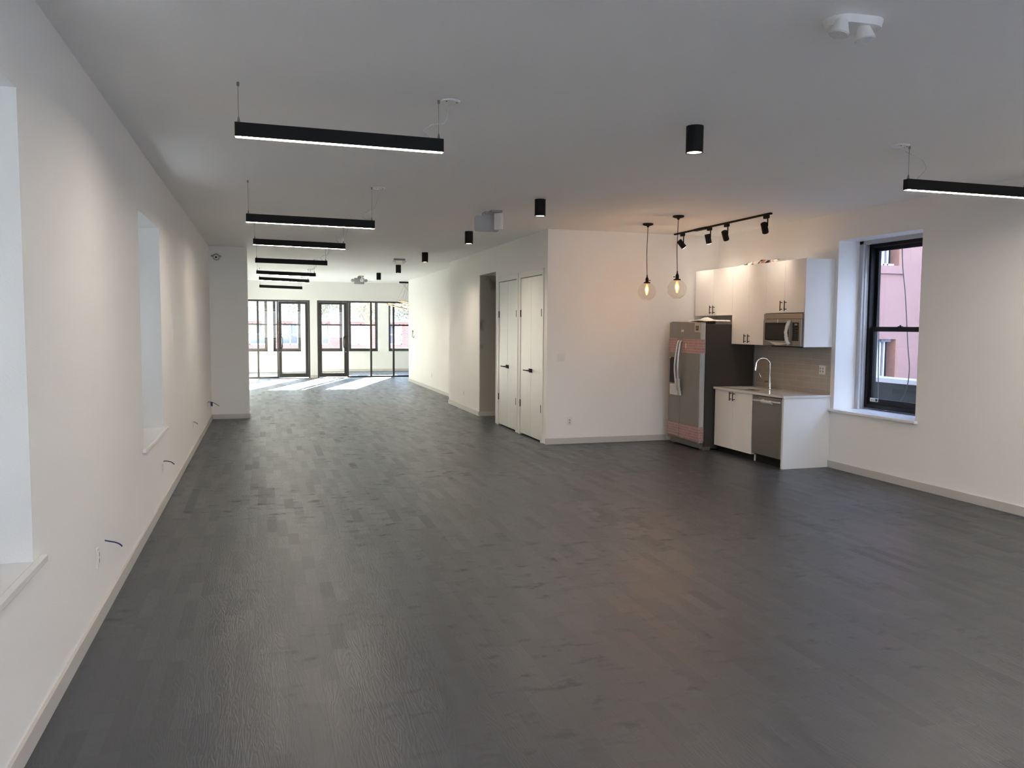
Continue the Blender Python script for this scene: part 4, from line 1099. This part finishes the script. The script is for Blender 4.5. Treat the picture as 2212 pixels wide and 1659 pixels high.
vo = t_.nodes.new('ShaderNodeTexVoronoi'); vo.inputs['Scale'].default_value = 22
co_ = t_.nodes.new('ShaderNodeTexCoord'); rp = t_.nodes.new('ShaderNodeValToRGB'); rp.color_ramp.interpolation = 'CONSTANT'
e_ = rp.color_ramp.elements; e_[0].color = (0.03, 0.02, 0.02, 1); e_[1].position = 0.42; e_[1].color = (0.8, 0.76, 0.7, 1)
x_ = e_.new(0.68); x_.color = (0.55, 0.2, 0.17, 1); x_ = e_.new(0.8); x_.color = (0.25, 0.22, 0.2, 1)
t_.links.new(co_.outputs['Object'], vo.inputs['Vector']); t_.links.new(vo.outputs['Color'], rp.inputs[0]); t_.links.new(rp.outputs[0], b_.inputs['Base Color'])
tag(obj('packaging_strip', bm, m_), 'crumpled printed packaging strip lying on top of the wall cabinets', 'packaging')

# ------------------------------------------------------------------ outside: courtyard on the right
YP = 14.0
bm = solid([7.3, 12.28, 12.90, 13.9], [YP, YP + 0.25, YP + 0.5], [-1.0, 0.60, 1.53, 3.07, 5.2, 10.5],
           lambda x, y, z: 12.28 < x < 12.90 and y < YP + 0.25 and (0.60 < z < 1.53 or 3.07 < z < 5.2))
t = thing('pink_building', 'pink rendered house wall across the courtyard outside the right window', 'building', (12, YP, -1))
obj('wall', bm, PINK, t, world=True)
obj('sill_ledge', box(B(), 12.10, 12.97, YP - 0.06, YP + 0.02, 2.91, 3.075), PINK, t, world=True)
for z0, z1 in ((0.60, 1.53), (3.07, 5.2)):
    bm = B(); box(bm, 12.28, 12.90, YP + 0.14, YP + 0.2, z0, z0 + 0.06); box(bm, 12.28, 12.90, YP + 0.14, YP + 0.2, z1 - 0.06, z1)
    for x in (12.28, 12.56, 12.66): box(bm, x, x + 0.035, YP + 0.14, YP + 0.2, z0, z1)
    wf = obj('window', bm, WFRAME, t, world=True)
    obj('curtain', box(B(), 12.30, 12.57, YP + 0.205, YP + 0.24, z0, z1), CURT, wf, world=True)
    obj('dark_pane', box(B(), 12.60, 12.80, YP + 0.205, YP + 0.24, z0, z1), DARKW, wf, world=True)
    obj('brick_reveal', box(B(), 12.845, 12.90, YP - 0.002, YP + 0.25, z0, z1), REDBR, wf, world=True)
t = thing('parapet', 'dark courtyard parapet with a pale coping below the pink wall', 'parapet', (8.55, 9, -1))
obj('parapet_wall', box(B(), 8.50, 8.75, 2.0, YP - 0.01, -1.0, 0.985), DARKW, t, world=True)
obj('coping', box(B(), 8.47, 8.80, 2.0, YP - 0.01, 0.985, 1.045), CONC, t, world=True)
bm = B(); tube(bm, [(7.6, 8.615, 4.2), (7.6, 8.61, 2.82), (7.6, 8.585, 1.8), (7.6, 8.54, 0.6)], 0.006, seg=8)
tag(obj('outdoor_cable', bm, DARKC), 'straight dark cable hanging outside the right window', 'cable')
bm = B(); tube(bm, [(7.6, 8.255, 4.2), (7.6, 8.24, 2.79), (7.6, 8.152, 2.15), (7.6, 8.08, 1.55), (7.6, 8.04, 1.24), (7.6, 8.094, 0.95), (7.6, 8.26, 0.76), (7.6, 8.5, 0.68)], 0.006, seg=8)
tag(obj('outdoor_cable', bm, DARKC), 'looping dark cable hanging outside the right window', 'cable')
tag(obj('courtyard_ground', box(B(), 7.3, 14.1, -3, YP + 0.5, -1.2, -1.0), CONC), None, None, kind='structure')
bm = solid([7.3, 13.7, 14.1], [-2.4, -2.0, YP - 0.01], [-1, 10.5], lambda x, y, z: x < 13.7 and y > -2.0)  # added walls narrow the sky opening; blue-grey cools the bounced light
tag(obj('courtyard_light_block', bm, BLUEG), 'added tall blue-grey wall cutting daylight in the courtyard on the right', 'wall')
tag(obj('rear_ground', box(B(), -6, 12, -14, YB - 0.4, -0.5, -0.3), ASPH), None, None, kind='structure')  # unseen ground added to bounce daylight through the rear windows
# unseen wall added on the left to cut daylight at the windows
t_ = tag(obj('left_light_block', box(B(), -2.55, -2.25, -9, 30, -1, 17.0), NEIGH), 'added tall wall, unseen, cutting daylight at the left window openings', 'wall')

# ------------------------------------------------------------------ outside: street in front
YST = 50.0
tag(obj('street_ground', box(B(), -40, 45, YS + 0.6, 90, -0.5, -0.3), ASPH), None, None, kind='structure')
t = thing('brick_building', 'red brick house with white windows across the street', 'building', (3, YST, -0.3))
bm = B()
wins = [(-3.4, -2.4), (-0.85, 0.15), (0.98, 1.98), (2.85, 3.80), (5.03, 6.05), (7.2, 8.2), (9.4, 10.4)]
xs = [-14] + [c for a in wins for c in a] + [20]
solid(xs, [YST, YST + 0.3, YST + 6], [-0.3, 0.55, 1.82, 3.4, 4.8, 6.4], lambda x, y, z: y < YST + 0.3 and any(a < x < b for a, b in wins) and (0.55 < z < 1.82 or 3.4 < z < 4.8), bm)
obj('wall', bm, BRICK, t, world=True)
obj('upper_storey', solid(xs, [YST - 0.06, YST - 0.002], [1.95, 3.4, 4.8, 6.4], lambda x, y, z: 3.4 < z < 4.8 and any(a < x < b for a, b in wins)), CREAM, t, world=True)  # cream slab in front of the brick, above the lower windows
for a, b in wins:
    for z0, z1 in ((0.55, 1.82), (3.4, 4.8)):
        bm = B()
        for s in ((a, a + 0.08, z0, z1), (b - 0.08, b, z0, z1), (a, b, z0, z0 + 0.08), (a, b, z1 - 0.08, z1), ((a+b)/2 - 0.04, (a+b)/2 + 0.04, z0, z1), (a, b, (z0+z1)/2 - 0.03, (z0+z1)/2 + 0.03)):
            box(bm, s[0], s[1], YST + 0.05, YST + 0.15, s[2], s[3])
        wf = obj('window', bm, WFRAME, t, world=True)
        obj('pane', box(B(), a, b, YST + 0.16, YST + 0.18, z0, z1), mat('street_pane', (0.10, 0.12, 0.16), 0.1) if a == wins[0][0] and z0 < 1 else bpy.data.materials['street_pane'], wf, world=True)

def tree(x, y, h_, r, label, n=2600):
    t = thing('street_tree', label, 'tree', (x, y, -0.3), group='street trees')
    bm = B(); tube(bm, [(0, 0, 0), (0.05, 0, h_ * 0.35), (-0.05, 0.05, h_ * 0.6)], 0.13, seg=10, radii=(1, 0.6))
    for k in range(7):
        a = k * 2.4; tube(bm, [(0, 0, h_ * (0.35 + 0.03 * k)), (r * 0.4 * math.cos(a), r * 0.4 * math.sin(a), h_ * 0.6), (r * 0.8 * math.cos(a), r * 0.8 * math.sin(a), h_ * (0.72 + 0.03 * k))], 0.05, seg=6, radii=(1, 0.3))
    obj('trunk', bm, BARK, t)
    bm = B()
    for k in range(n):
        a, b2 = random.uniform(0, 2 * PI), random.uniform(-1, 1)
        q = r * random.uniform(0.25, 1) ** 0.6
        c = Vector((q * math.cos(a) * math.sqrt(1 - b2 * b2), q * math.sin(a) * math.sqrt(1 - b2 * b2), h_ * 0.72 + q * 0.85 * b2))
        s = random.uniform(0.05, 0.10)
        u = Vector((random.gauss(0, 1), random.gauss(0, 1), random.gauss(0, 1))).normalized(); v = u.orthogonal().normalized()
        bm.faces.new([bm.verts.new(c + u * s), bm.verts.new(c + v * s * 0.6), bm.verts.new(c - u * s), bm.verts.new(c - v * s * 0.6)])
    obj('foliage', bm, LEAF, t)
tree(-1.6, 41, 5.2, 2.0, 'thin autumn street tree seen through the leftmost partition glass')
tree(2.6, 45.5, 5.4, 2.1, 'thin autumn street tree seen through the left glass door')
tree(5.0, 41, 5.2, 1.9, 'thin autumn street tree seen through the right glass door')
tree(8.2, 45.5, 5.0, 1.9, 'thin autumn street tree seen through the right fixed glazing')
